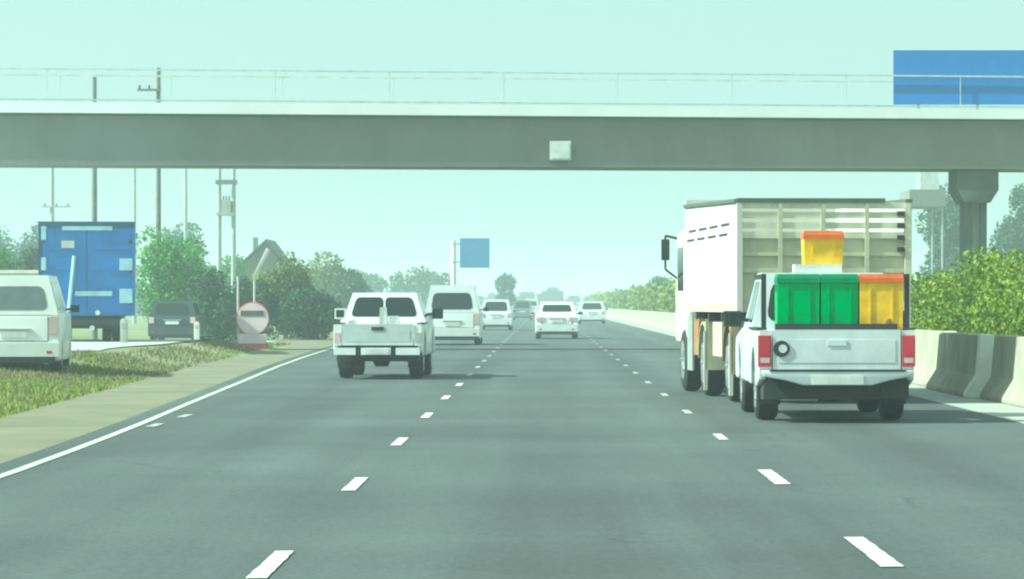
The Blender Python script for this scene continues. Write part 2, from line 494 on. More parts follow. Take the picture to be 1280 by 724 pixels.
# ------------------------------------------------------------------ foliage
def leaf_mesh(name, pts, nrm, size, m, seed, aspect=0.55):
    """pts Nx3, nrm Nx3, size N -> quads (bent in the middle left out: small on screen)"""
    g = np.random.default_rng(seed)
    n = len(pts)
    d = nrm + g.normal(0, 0.75, (n, 3))
    d /= np.linalg.norm(d, axis=1)[:, None] + 1e-9
    a = g.normal(0, 1, (n, 3))
    u = np.cross(d, a); u /= np.linalg.norm(u, axis=1)[:, None] + 1e-9
    w = np.cross(d, u)
    s = (size*g.uniform(0.6, 1.3, n))[:, None]
    c = np.empty((n, 4, 3))
    c[:, 0] = pts - u*s
    c[:, 1] = pts - w*s*aspect
    c[:, 2] = pts + u*s
    c[:, 3] = pts + w*s*aspect
    me = bpy.data.meshes.new(name)
    me.vertices.add(n*4); me.loops.add(n*4); me.polygons.add(n)
    me.vertices.foreach_set('co', c.reshape(-1))
    me.loops.foreach_set('vertex_index', np.arange(n*4, dtype=np.int32))
    me.polygons.foreach_set('loop_start', np.arange(0, n*4, 4, dtype=np.int32))
    me.update(calc_edges=True)
    me.materials.append(M[m] if isinstance(m, str) else m)
    return me

def cluster_points(g, centers, radii, n):
    wts = radii**2; wts = wts/wts.sum()
    idx = g.choice(len(centers), n, p=wts)
    d = g.normal(0, 1, (n, 3)); d /= np.linalg.norm(d, axis=1)[:, None]
    rad = radii[idx]*(g.uniform(0.25, 1.0, n)**0.45)
    p = centers[idx] + d*rad[:, None]*np.array([1, 1, 0.85])
    return p, d

def make_crown(name, w, h, z0, K, n, leaf, m, seed, flat=0.0):
    g = np.random.default_rng(seed)
    c = g.normal(0, 1, (K, 3)); c /= np.linalg.norm(c, axis=1)[:, None]
    rr = g.uniform(0.25, 0.78, K)[:, None]
    c = c*rr*np.array([w/2, w/2, h/2]) + np.array([0, 0, z0 + h/2])
    rad = g.uniform(0.16, 0.34, K)*min(w, h)
    p, d = cluster_points(g, c, rad, n)
    for ax, (lo, hi) in enumerate(((-w/2, w/2), (-w/2, w/2), (z0, z0 + h))):
        a, b_ = np.percentile(p[:, ax], 0.4), np.percentile(p[:, ax], 99.6)
        p[:, ax] = lo + (p[:, ax] - a)*(hi - lo)/(b_ - a)
        c[:, ax] = lo + (c[:, ax] - a)*(hi - lo)/(b_ - a)
    p[:, 2] = np.maximum(p[:, 2], 0.02)
    return leaf_mesh(name, p, d, np.full(n, leaf), m, seed+1), c

def make_tree(name, label, cat, x, y, w, h, z0, m, seed, n=5000, leaf=0.12, K=18, group=None, trunk_r=0.12):
    t = thing(name, label, cat, (x, y, gz(x, y)), 0, group)
    me, cs = make_crown('crown', w, h - z0, z0, K, n, leaf, m, seed)
    link('crown', me, t)
    b = MB()
    top = z0 + (h - z0)*0.55
    r2 = random.Random(seed)
    pts = [Vector((0, 0, -0.1))]
    for k in range(1, 5):
        pts.append(Vector((r2.uniform(-.04, .04)*w, r2.uniform(-.04, .04)*w, top*k/4)))
    for k in range(4):
        b.tube(pts[k], pts[k+1], trunk_r*(1-0.2*k), trunk_r*(0.8-0.2*k), 8)
    for c in cs[::2]:
        a = pts[2] if r2.random() < 0.5 else pts[3]
        mid = (a + Vector(c))*0.5 + Vector((0, 0, 0.05*h))
        b.tube(a, mid, trunk_r*0.4, trunk_r*0.25, 6); b.tube(mid, Vector(c), trunk_r*0.25, trunk_r*0.08, 6)
    b.build('trunk', 'bark', t)
    return t

# long planted hedge behind the median barrier
def hedge():
    g = np.random.default_rng(5)
    P, D, S = [], [], []
    bands = [(36, 100, 120000, 0.052), (100, 180, 26000, 0.12), (180, 320, 22000, 0.20), (320, 700, 16000, 0.36)]
    centers, radii = [], []
    y = 36.0
    while y < 700:
        st = 0.55 if y < 120 else (1.0 if y < 300 else 2.0)
        top = 2.15 + 0.35*math.sin(y*0.21) + 0.25*math.sin(y*0.67 + 1) + (-0.45 if y < 110 else (-0.45*(150-y)/40 if y < 150 else 0))
        for lay in range(3):
            rr = g.uniform(0.42, 0.72)*(1.0 if y < 300 else 1.5)
            centers.append((8.3 + g.uniform(-0.35, 0.9), y + g.uniform(-.4, .4), (0.35 + lay*0.5)*(top-0.3)/1.35 + g.uniform(-.15, .15)))
            radii.append(rr)
        y += st
    centers = np.array(centers); radii = np.array(radii)
    for (a, b, n, leaf) in bands:
        sel = (centers[:, 1] >= a) & (centers[:, 1] < b)
        p, d = cluster_points(g, centers[sel], radii[sel], n)
        p[:, 2] = np.maximum(p[:, 2], 0.03)
        P.append(p); D.append(d); S.append(np.full(n, leaf))
    t = thing('hedge', 'long bushy green hedge growing behind the concrete median barrier', 'hedge', (0, 0, 0))
    link('foliage', leaf_mesh('foliage', np.concatenate(P), np.concatenate(D), np.concatenate(S), 'leaf_hedge', 6), t)
    b = MB()
    yy = 37.0
    r2 = random.Random(2)
    while yy < 260:
        x = 8.5 + r2.uniform(-.2, .4)
        b.tube((x, yy, -0.1), (x + r2.uniform(-.2, .2), yy + r2.uniform(-.2, .2), 1.5), 0.05, 0.02, 6)
        yy += 1.6
    tag(b.build('stem', 'bark', t), kind='stuff')
hedge()

def px_tree(name, label, cat, x0, x1, ytop, Z, m, seed, z0=0.15, n=5000, leaf=0.12, K=18, group=None, widen=1.0, trunk_r=0.12):
    s = F/Z
    X = ((x0+x1)/2 - 680)/s
    h = CAMH + (380 - ytop)/s - gz(X, Z)
    return make_tree(name, label, cat, X, Z, (x1-x0)/s*widen, h, z0, m, seed, n, leaf, K, group, trunk_r)

px_tree('bushy_tree', 'bright green rounded tree behind the parked dark car', 'tree', 168, 258, 291, 150, 'leaf_bright', 21, z0=0.5, n=9000, leaf=0.085, K=30)
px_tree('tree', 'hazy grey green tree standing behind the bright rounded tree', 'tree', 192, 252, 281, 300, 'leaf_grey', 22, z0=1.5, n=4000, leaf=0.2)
px_tree('shrub', 'dark green dense shrub between the parked dark car and the round sign', 'shrub', 236, 304, 340, 136, 'leaf_dark', 23, z0=0.0, n=8000, leaf=0.08, K=26)
px_tree('shrub', 'dark shrub directly behind the round pale sign', 'shrub', 284, 352, 350, 142, 'leaf_dark', 24, z0=0.0, n=8000, leaf=0.08, K=26)
px_tree('shrub', 'olive green shrub right of the round pale sign', 'shrub', 322, 392, 324, 146, 'leaf_olive', 25, z0=0.3, n=8000, leaf=0.085, K=26)
px_tree('shrub', 'dark low shrub at the verge left of the white pickup', 'shrub', 352, 424, 362, 140, 'leaf_dark', 26, z0=0.0, n=8000, leaf=0.08, K=26)
px_tree('tree', 'hazy pale green tree between the gabled house and the pickup', 'tree', 362, 436, 318, 260, 'leaf_olive', 27, z0=0.8, n=5000, leaf=0.16, K=22)
px_tree('tree', 'dark green tree rising just over the white pickup cab', 'tree', 412, 462, 338, 240, 'leaf_dark', 28, z0=0.5, n=4500, leaf=0.15)
px_tree('tree', 'green tree filling the gap left of the gabled house', 'tree', 246, 306, 322, 220, 'leaf_bright', 29, z0=0.6, n=5000, leaf=0.14)
px_tree('bush', 'green bush above the tan wall at the left edge', 'bush', -40, 34, 302, 150, 'leaf_bright', 30, z0=0.4, n=7000, leaf=0.09, K=24)
px_tree('bush', 'dark green bush between tan wall and blue truck', 'bush', 20, 66, 312, 158, 'leaf_dark', 31, z0=0.3, n=5000, leaf=0.09)
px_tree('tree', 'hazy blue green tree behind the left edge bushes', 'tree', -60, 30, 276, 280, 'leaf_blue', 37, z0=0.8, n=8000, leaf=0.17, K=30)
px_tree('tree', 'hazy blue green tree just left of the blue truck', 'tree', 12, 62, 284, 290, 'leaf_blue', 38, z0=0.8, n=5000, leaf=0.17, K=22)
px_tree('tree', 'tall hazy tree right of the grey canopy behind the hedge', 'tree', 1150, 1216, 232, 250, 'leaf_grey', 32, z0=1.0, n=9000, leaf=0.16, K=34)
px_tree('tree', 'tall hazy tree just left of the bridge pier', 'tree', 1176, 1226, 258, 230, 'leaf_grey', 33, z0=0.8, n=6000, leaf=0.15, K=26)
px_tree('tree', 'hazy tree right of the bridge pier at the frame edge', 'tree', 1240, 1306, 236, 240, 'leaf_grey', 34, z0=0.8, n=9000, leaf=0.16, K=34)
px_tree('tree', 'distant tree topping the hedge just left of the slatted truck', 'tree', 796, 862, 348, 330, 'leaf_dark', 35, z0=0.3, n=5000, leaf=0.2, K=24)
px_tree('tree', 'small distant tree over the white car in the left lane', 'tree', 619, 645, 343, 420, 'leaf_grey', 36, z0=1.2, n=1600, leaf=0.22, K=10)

# far belt of trees that reads as one mass
def tree_belt(name, label, specs, m, seed):
    g = np.random.default_rng(seed)
    P, D, S = [], [], []
    for (x0, x1, yt, Z, n, leaf) in specs:
        s = F/Z
        K = 40
        c = np.empty((K, 3))
        c[:, 0] = (g.uniform(x0, x1, K) - 680)/s
        c[:, 1] = Z + g.uniform(-0.04, 0.04, K)*Z
        H = CAMH + (380 - yt)/s
        rad = g.uniform(0.14, 0.30, K)*H
        c[:, 2] = g.uniform(0.15, 0.80, K)*H
        p, d = cluster_points(g, c, rad, n)
        p[:, 2] = np.maximum(p[:, 2], 0.05)
        P.append(p); D.append(d); S.append(np.full(n, leaf))
    o = link(name, leaf_mesh(name, np.concatenate(P), np.concatenate(D), np.concatenate(S), m, seed), None)
    tag(o, label, 'woodland', kind='stuff')
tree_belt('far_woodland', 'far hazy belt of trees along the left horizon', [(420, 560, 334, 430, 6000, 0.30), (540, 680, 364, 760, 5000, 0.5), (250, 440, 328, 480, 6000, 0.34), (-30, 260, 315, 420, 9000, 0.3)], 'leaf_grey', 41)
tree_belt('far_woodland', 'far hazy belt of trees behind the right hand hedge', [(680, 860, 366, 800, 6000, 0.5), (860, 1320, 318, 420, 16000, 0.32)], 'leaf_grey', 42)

# grass on the verge
def grass(name, label, m, seed, boxes):
    g = np.random.default_rng(seed)
    V = []
    for (x0, x1, y0, y1, n, h) in boxes:
        x = g.uniform(x0, x1, n); y = g.uniform(y0, y1, n)
        keep = (np.sin(x*1.3 + y*0.5) + np.sin(y*0.9 - x*0.7) + g.normal(0, .8, n)) > -0.7
        keep &= x < np.array([line_x(v) for v in y]) - 1.9
        x = x[keep]; y = y[keep]
        z = np.array([gz(a, b) for a, b in zip(x, y)])
        k = len(x)
        hh = h*g.uniform(0.4, 1.2, k); w = 0.018 + 0.00012*y
        ang = g.uniform(0, math.pi, k)
        dx = np.cos(ang)*w; dy = np.sin(ang)*w
        lean = g.normal(0, 0.35, (k, 2))*hh[:, None]
        t = np.empty((k, 3, 3))
        t[:, 0] = np.stack([x-dx, y-dy, z-0.01], 1)
        t[:, 1] = np.stack([x+dx, y+dy, z-0.01], 1)
        t[:, 2] = np.stack([x+lean[:, 0], y+lean[:, 1], z+hh], 1)
        V.append(t)
    t = np.concatenate(V); n = len(t)
    me = bpy.data.meshes.new(name)
    me.vertices.add(n*3); me.loops.add(n*3); me.polygons.add(n)
    me.vertices.foreach_set('co', t.reshape(-1))
    me.loops.foreach_set('vertex_index', np.arange(n*3, dtype=np.int32))
    me.polygons.foreach_set('loop_start', np.arange(0, n*3, 3, dtype=np.int32))
    me.update(calc_edges=True)
    me.materials.append(M[m])
    tag(link(name, me), label, 'grass', kind='stuff')
grass('grass', 'short green grass on the roadside verge', 'grass', 51, [(-10.5, -6.4, 40, 64, 34000, 0.085), (-14, -7.2, 60, 77, 10000, 0.08), (-8.7, -8.0, 90, 135, 2500, 0.10)])
grass('dry_grass', 'dry straw coloured grass on the roadside verge', 'grass_dry', 52, [(-10.5, -6.3, 42, 70, 14000, 0.11), (-14, -7.5, 64, 78, 14000, 0.10), (-9.6, -7.5, 78, 125, 7000, 0.10)])

# ------------------------------------------------------------------ jersey barriers
def barrier_profile():
    # road face towards -x, base 0.6 wide
    return [(-0.30, 0), (-0.30, 0.07), (-0.135, 0.33), (-0.085, 0.93), (0.085, 0.93), (0.135, 0.33), (0.30, 0.07), (0.30, 0)]
BX = 6.65
b = MB(); b.prism_y(barrier_profile(), 0, 5.62, 0.012, 1); bar_me = b.mesh('concrete_barrier'); bar_me.materials.append(M['barrier'])
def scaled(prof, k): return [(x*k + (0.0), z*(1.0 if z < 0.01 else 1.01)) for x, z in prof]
b = MB(); b.prism_y(scaled(barrier_profile(), 1.04), -0.02, 0.30, 0.01, 1); bend_me = b.mesh('lit_end_band'); bend_me.materials.append(M['barrier_end'])  # pale band added on each near end, its bright colour standing for a lit edge
near_labels = {0: 'concrete median barrier segment at the right frame edge, nearest of the row',
               1: 'shaded concrete barrier segment behind the right pickup, second from the frame edge',
               2: 'shaded concrete barrier segment showing just right of the pickup tail light'}
k = 0; y = 35.0 + 0.2
idx0 = None
while y < 330:
    o = link('concrete_barrier', bar_me, None, (BX + ((-0.09 if k % 2 else 0.05) + rng.uniform(-.03, .03) if y < 75 else rng.uniform(-.01, .01)), y, 0.012))
    o.rotation_euler = (0, 0, rng.uniform(-0.008, 0.008) if y < 75 else 0)
    if y >= 75: o.scale = (1, 5.96/5.62, 1)
    vis = 680 + BX*F/(y+5.8)
    if vis > 1285:
        lab = 'concrete median barrier segment just outside the right frame edge'
    else:
        if idx0 is None: idx0 = k
        lab = near_labels.get(k - idx0, 'concrete median barrier segment in the row receding past the slatted truck')
    tag(o, lab, 'barrier', 'concrete barrier segments along the median')
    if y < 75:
        link('lit_end_band', bend_me, o)
    k += 1; y += 6.0
b = MB(); b.prism_y(barrier_profile(), 0, 900)
tag(b.build('median_barrier', 'barrier', None, (BX, y, 0.012)), 'far run of concrete median barrier fading towards the horizon', 'barrier')

# ------------------------------------------------------------------ footbridge
def bridge():
    Z = 107.0; s = F/Z
    def zz(x, yp): return CAMH + (380 - yp)/s
    t = thing('footbridge', 'grey concrete footbridge spanning the whole road', 'bridge', (0, Z, 0))
    XL, XR = -46.0, 34.0
    # slight fall to the right, as photographed
    def edge_z(x, y_at_0, y_at_1280):
        px = 680 + x*s
        return CAMH + (380 - (y_at_0 + (y_at_1280 - y_at_0)*px/1280))/s
    def beam(y0, y1, bot, top, bev=0.02):
        b = MB()
        N = 20
        for i in range(1):
            b.hexa([(XL, y0, edge_z(XL, *bot)), (XR, y0, edge_z(XR, *bot)), (XR, y1, edge_z(XR, *bot)), (XL, y1, edge_z(XL, *bot)),
                    (XL, y0, edge_z(XL, *top)), (XR, y0, edge_z(XR, *top)), (XR, y1, edge_z(XR, *top)), (XL, y1, edge_z(XL, *top))], bev)
        return b
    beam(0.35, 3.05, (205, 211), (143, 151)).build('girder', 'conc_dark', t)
    beam(0.0, 0.55, (140.5, 149), (127, 137)).build('edge_beam', 'edge_white', t)
    beam(2.85, 3.4, (140.5, 149), (128, 138)).build('edge_beam', 'edge_white', t)
    beam(0.56, 2.84, (142, 150), (136, 146), 0).build('deck', 'conc', t)
    for yy in (0.18, 3.1):
        beam(yy, yy+0.07, (124.5, 134.5), (122.5, 132.5), 0).build('lower_rail', 'steel', t)
        beam(yy, yy+0.05, (86.5, 96.5), (84.4, 94.4), 0).build('top_rail', 'rail_pale', t)
        b = MB()
        x = XL + 0.6; i = 0
        posts = MB(); 
        pm = None
        while x < XR:
            if pm is None:
                q = MB(); q.box(-0.011, 0.011, 0, 0.03, 0, 1.04); pm = q.mesh('rail_post'); pm.materials.append(M['rail_pale'])
            link('rail_post', pm, t, (x, yy + 0.01, edge_z(x, 127, 137) - 0.01))
            x += 3.4
    # piers
    for px_, nm in ((1225, 'r'), (-620, 'l')):
        X = (px_ - 680)/s
        zt = edge_z(X, 205, 211)
        p = MB()
        prof = [(-0.38, zt-1.0), (0.38, zt-1.0), (0.62, zt-0.62), (0.62, zt+0.0-0.004), (-0.62, zt-0.004), (-0.62, zt-0.62)]
        p.prism_y([(X+a, z_) for a, z_ in prof], 0.5, 2.9, 0.03)
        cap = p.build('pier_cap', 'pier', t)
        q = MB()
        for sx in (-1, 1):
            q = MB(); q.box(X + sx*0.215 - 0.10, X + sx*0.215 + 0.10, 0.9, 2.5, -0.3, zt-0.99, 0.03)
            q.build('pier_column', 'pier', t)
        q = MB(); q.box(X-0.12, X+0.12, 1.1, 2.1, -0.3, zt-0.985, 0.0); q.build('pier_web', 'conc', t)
    # pale square box fixed to the girder face
    a = PX(687, 200, Z); c = PX(714, 176, Z)
    bx = thing('sign_box', 'small pale square box fixed on the footbridge girder face', 'sign box', (0, Z, 0))
    b = MB(); b.box(a[0], c[0], 0.14, 0.345, a[2], c[2], 0.02); b.build('housing', 'conc_pale', bx)
    b = MB(); b.box(a[0]+0.05, c[0]-0.05, 0.125, 0.139, a[2]+0.05, c[2]-0.05, 0.004); b.build('face_plate', 'plate', bx)
    # blue board standing on the right part of the bridge
    sg = thing('road_sign', 'large blue sign board standing on the footbridge at the right edge', 'sign', (0, Z+0.30, 0))
    a = PX(1118, 131, Z); c = PX(1330, 62, Z)
    b = MB(); b.box(a[0], c[0], 0.0, 0.05, a[2]+0.02, c[2], 0.01); b.build('panel', 'sign_blue', sg)
    for fx in (0.15, 0.5, 0.85):
        x = a[0] + (c[0]-a[0])*fx
        b = MB(); b.box(x-0.04, x+0.04, 0.055, 0.13, a[2]-0.35, c[2]-0.05); b.build('post', 'steel', sg)
bridge()

# ------------------------------------------------------------------ poles
def pole(label, px_, ytop, Z, r, m, arms=(), top_ins=True):
    s = F/Z
    X = (px_-680)/s
    H = CAMH + (380-ytop)/s
    t = thing('utility_pole', label, 'utility pole', (X, Z, gz(X, Z)), 0, 'utility poles along the left side')
    b = MB(); b.tube((0, 0, -0.2), (0, 0, H), r*1.25, r*0.8, 12); b.build('pole_shaft', m, t)
    for (yp, xl, xr) in arms:
        z = CAMH + (380-yp)/s
        b = MB(); b.box(xl/s, xr/s, -0.06-r, 0.02-r, z-0.05, z+0.05, 0.01); arm = b.build('cross_arm', m, t)
        for k in range(3):
            x = xl/s + (xr-xl)/s*(0.1 + 0.4*k)
            q = MB(); q.tube((x, -0.02-r, z+0.05), (x, -0.02-r, z+0.2), 0.05, 0.035, 8); q.build('insulator', 'black', arm)
    return t
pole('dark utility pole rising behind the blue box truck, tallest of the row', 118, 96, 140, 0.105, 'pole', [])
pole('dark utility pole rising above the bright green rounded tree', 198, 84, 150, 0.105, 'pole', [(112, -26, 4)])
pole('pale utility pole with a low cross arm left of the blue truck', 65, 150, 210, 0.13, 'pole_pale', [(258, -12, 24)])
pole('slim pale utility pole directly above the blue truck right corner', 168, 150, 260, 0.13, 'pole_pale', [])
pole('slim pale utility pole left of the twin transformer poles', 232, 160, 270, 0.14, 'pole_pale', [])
def twin():
    Z = 190; s = F/Z
    X = (283-680)/s
    t = thing('transformer_pole', 'pair of pale poles carrying a transformer platform left of the house', 'utility pole', (X, Z, 0))
    for dx in (-9, 9):
        b = MB(); b.tube((dx/s, 0, -0.2), (dx/s, 0, 9.2), 0.15, 0.10, 10); b.build('pole_shaft', 'pole_pale', t)
    z = CAMH + (380-228)/s
    b = MB(); b.box(-13/s, 14/s, -0.32, -0.16, z-0.12, z+0.12, 0.01); b.build('cross_arm', 'pole', t)
    z2 = CAMH + (380-268)/s
    b = MB(); b.box(-11/s, 11/s, -0.5, 0.5, z2-0.08, z2+0.08, 0.01); b.build('platform', 'steel', t)
    b = MB(); b.box(-0.24, 0.24, -0.3, 0.3, z2+0.085, z2+0.75, 0.05); tr = b.build('transformer', 'steel', t)
    for k in (-1, 0, 1):
        q = MB(); q.tube((k*0.15, 0, z2+0.75), (k*0.15, 0, z2+0.98), 0.04, 0.03, 8); q.build('bushing', 'black', tr)
twin()

# ------------------------------------------------------------------ buildings on the left, canopy on the right
def house():
    Z = 225; s = F/Z
    X = (328-680)/s
    t = thing('house', 'small grey gabled house with dark roof behind the shrubs', 'house', (X, Z, 0))
    eave = CAMH + (380-332)/s; ridge = CAMH + (380-300)/s
    w = 1.25
    b = MB(); b.prism_y([(-w, -0.1), (w, -0.1), (w, eave), (0.25, ridge-0.12), (-w, eave)], 0, 7); wall = b.build('wall', 'conc_dark', t)
    for sx in (-1, 1):
        b = MB()
        p0 = Vector((0.25, 0, ridge)); p1 = Vector((sx*(w+0.35), 0, eave-0.2))
        b.hexa([(p1.x, -0.4, p1.z-0.06), (p0.x, -0.4, p0.z-0.1), (p0.x, 7.4, p0.z-0.1), (p1.x, 7.4, p1.z-0.06),
                (p1.x, -0.4, p1.z+0.1), (p0.x, -0.4, p0.z+0.06), (p0.x, 7.4, p0.z+0.06), (p1.x, 7.4, p1.z+0.1)])
        bmesh.ops.recalc_face_normals(b.bm, faces=b.bm.faces[:])
        b.build('roof', 'roof_dark', t)
    b = MB(); b.box(-0.55, 0.35, -0.03, 0.02, 1.0, 2.2); win = b.build('window', 'glass', t)
    q = MB(); q.box(-0.65, 0.45, -0.08, 0.01, 0.86, 0.98); q.build('sill', 'conc_pale', win)
    b = MB(); b.box(-0.75, -0.45, 2.0, 2.4, eave, ridge+0.2, 0.01); b.build('chimney', 'conc_dark', t)
house()
def tan_wall():
    Z = 132; s = F/Z
    t = thing('boundary_wall', 'low tan boundary wall at the left edge', 'wall', ((20-680)/s, Z, gz(-19, Z)))
    h = CAMH + (380-341)/s
    b = MB(); b.box(-3.2, 1.25, 0, 0.25, -0.2, h, 0.01); b.build('wall_panel', 'wall_tan', t)
    b = MB(); b.box(-3.25, 1.3, -0.05, 0.30, h+0.002, h+0.12, 0.015); b.build('coping', 'conc_pale', t)
tan_wall()
def canopy():
    Z = 205; s = F/Z
    X = (1160-680)/s
    t = thing('canopy', 'grey flat canopy on posts standing beyond the hedge', 'canopy', (X, Z, 0))
    zb = CAMH + (380-258)/s; zt = CAMH + (380-237)/s; zh = CAMH + (380-214)/s
    b = MB(); b.box(-1.05, 1.0, 0, 6, zb, zt, 0.03); b.build('roof', 'conc_dark', t)
    b = MB(); b.hexa([(-0.35, 1, zt), (0.75, 1, zt), (0.75, 4, zt), (-0.35, 4, zt), (-0.28, 1.4, zh), (0.72, 1.4, zh), (0.72, 3.6, zh), (-0.28, 3.6, zh)], 0.03); b.build('roof_box', 'steel', t)
    for (x, y) in ((-0.95, 0.3), (0.85, 0.3), (-0.95, 5.6), (0.85, 5.6)):
        q = MB(); q.tube((x, y, -0.2), (x, y, zb), 0.06, 0.06, 10); q.build('post', 'steel', t)
canopy()

# ------------------------------------------------------------------ signs and markers
def blue_sign():
    Z = 250; s = F/Z
    t = thing('road_sign', 'square blue road sign on a pale mast above the white minibus', 'sign', ((567-680)/s, Z, 0))
    zb = CAMH + (380-335)/s; zt = CAMH + (380-298)/s
    b = MB(); b.tube((0, 0, -0.2), (0, 0, zt-0.1), 0.24, 0.17, 12); b.build('mast', 'barrier_end', t)
    x0 = (575-567)/s; x1 = (612-567)/s
    b = MB(); b.box(x0, x1, -0.28, -0.22, zb, zt, 0.02); b.build('panel', 'sign_blue_old', t)
    for z in (zb+0.4, zt-0.4):
        q = MB(); q.box(-0.1, x1-0.2, -0.21, -0.12, z-0.05, z+0.05); q.build('bracket', 'steel', t)
blue_sign()
def round_sign():
    Z = 105; s = F/Z
    X = (316-680)/s
    t = thing('round_sign', 'round pale pink sign with dark bar on two posts', 'sign', (X, Z, gz(X, Z)))
    zc = CAMH + (380-400)/s
    r = 21/s
    b = MB(); b.disc_y(0, -0.06, -0.03, zc, r); rim = b.build('disc_rim', 'sign_red', t)
    b = MB(); b.disc_y(0, -0.075, -0.06, zc, r*0.93); face = b.build('disc', 'pink', t)
    zb = CAMH + (380-393)/s
    b = MB(); b.box(-15/s, 14/s, -0.09, -0.075, zb-0.075, zb+0.075, 0.01); b.build('bar', 'sign_bar', face)
    b = MB(); b.box(-18/s, 17/s, -0.07, -0.03, CAMH + (380-431)/s, CAMH + (380-419)/s, 0.01); b.build('lower_plate', 'pink', t)
    b = MB(); b.box(-21/s, 19/s, -0.03, -0.005, CAMH + (380-438)/s, CAMH + (380-430)/s, 0.01); b.build('base_board', 'sign_red', t)
    b = MB(); b.tube((-18.5/s, 0.03, -0.15), (-18.5/s, 0.03, CAMH + (380-347)/s), 0.035, 0.035, 10); b.build('post', 'truck_white', t)
    b = MB(); b.tube((2/s, 0.03, -0.15), (2/s, 0.03, CAMH + (380-345)/s), 0.035, 0.035, 10); b.build('post', 'truck_white', t)
    b = MB(); b.prism_y([(0/s, CAMH + 34/s), (6/s, CAMH + 34/s), (22/s, CAMH + 66/s), (17/s, CAMH + 69/s)], 0.01, 0.05, 0.01); b.build('top_flag', 'truck_white', t)
    b = MB(); b.box(-1/s, 7/s, 0.0, 0.06, CAMH + 29/s, CAMH + 36/s, 0.01); b.build('lime_reflector', 'lime', t)
round_sign()
def marker(label, px_, yt, Z, m):
    s = F/Z; X = (px_-680)/s
    t = thing('marker_post', label, 'post', (X, Z, gz(X, Z)))
    h = CAMH + (380-yt)/s - gz(X, Z)
    b = MB(); b.prism_y([(-0.1, -0.15), (0.1, -0.15), (0.1, h-0.06), (0.04, h), (-0.04, h), (-0.1, h-0.06)], -0.04, 0.04, 0.01); b.build('post_body', m, t)
    b = MB(); b.box(-0.06, 0.06, -0.05, -0.041, h-0.25, h-0.13); b.build('reflector', 'steel', t)
marker('grey marker post in front of the blue truck rear corner', 155, 398, 97, 'conc')
marker('pale marker post right of the parked dark car', 246, 402, 126, 'conc_pale')

# ------------------------------------------------------------------ vehicles
_wheels = {}
def wheel(parent, x, y, r, w, side):
    key = (r, w, side)
    if key not in _wheels:
        b = MB()
        h = w/2
        b.lathe_x([(-h, r*0.60), (-h, r*0.88), (-h*0.78, r*0.975), (-h*0.3, r), (h*0.3, r), (h*0.78, r*0.975), (h, r*0.88), (h, r*0.60)], 0, 0, 0, 28)
        t_me = b.mesh('wheel'); t_me.materials.append(M['rubber'])
        b = MB()
        o = side*h
        b.lathe_x([(o*1.01, r*0.62), (o*0.86, r*0.56), (o*0.60, r*0.30), (o*0.95, r*0.16), (o*1.0, r*0.10)], 0, 0, 0, 20)
        for k in range(5):
            a = 2*math.pi*k/5
            c, s_ = math.cos(a), math.sin(a)
            b.tube((o*0.86, c*r*0.15, s_*r*0.15), (o*0.93, c*r*0.57, s_*r*0.57), r*0.07, r*0.06, 6)
        r_me = b.mesh('rim'); r_me.materials.append(M['rim'])
        _wheels[key] = (t_me, r_me)
    t_me, r_me = _wheels[key]
    o = link('wheel', t_me, parent, (x, y, r))
    link('rim', r_me, o)
    return o

def arch(yc, r, zb, n=9):
    """points of a wheel-arch cut going forward (+y) along the bottom edge"""
    base = math.asin(max(-1, min(1, 0)))
    pts = []
    for i in range(n+1):
        a = math.pi - math.pi*i/n
        pts.append((yc + r*math.cos(a), zb + r*math.sin(a)))
    return pts

def mirror(parent, x, y, z, side, w=0.2, h=0.16, m='black'):
    b = MB()
    b.tube((x - side*0.02, y, z-0.02), (x + side*0.10, y, z), 0.025, 0.02, 8)
    b.box(min(x+side*0.08, x+side*(0.08+w)), max(x+side*0.08, x+side*(0.08+w)), y-0.05, y+0.06, z-h/2, z+h/2, 0.03)
    mo = b.build('wing_mirror', m, parent)
    b = MB()
    xa, xb = sorted((x+side*0.105, x+side*(0.055+w)))
    b.box(xa, xb, y-0.056, y-0.05, z-h/2+0.03, z+h/2-0.03, 0.0)
    b.build('mirror_glass', 'glass', mo)

def greenhouse(name, m, t, base, top, zb, zt, wb, wt, bev=0.06):
    """base=(y rear, y front) at belt height zb, top likewise; returns the four face quads"""
    B = [(-wb, base[0], zb), (wb, base[0], zb), (wb, base[1], zb), (-wb, base[1], zb)]
    T = [(-wt, top[0], zt), (wt, top[0], zt), (wt, top[1], zt), (-wt, top[1], zt)]
    b = MB(); b.hexa(B + T, bev, 3)
    b.build(name, m, t)
    return {'rear': (B[0], B[1], T[1], T[0]), 'right': (B[1], B[2], T[2], T[1]), 'front': (B[2], B[3], T[3], T[2]), 'left': (B[3], B[0], T[0], T[3])}

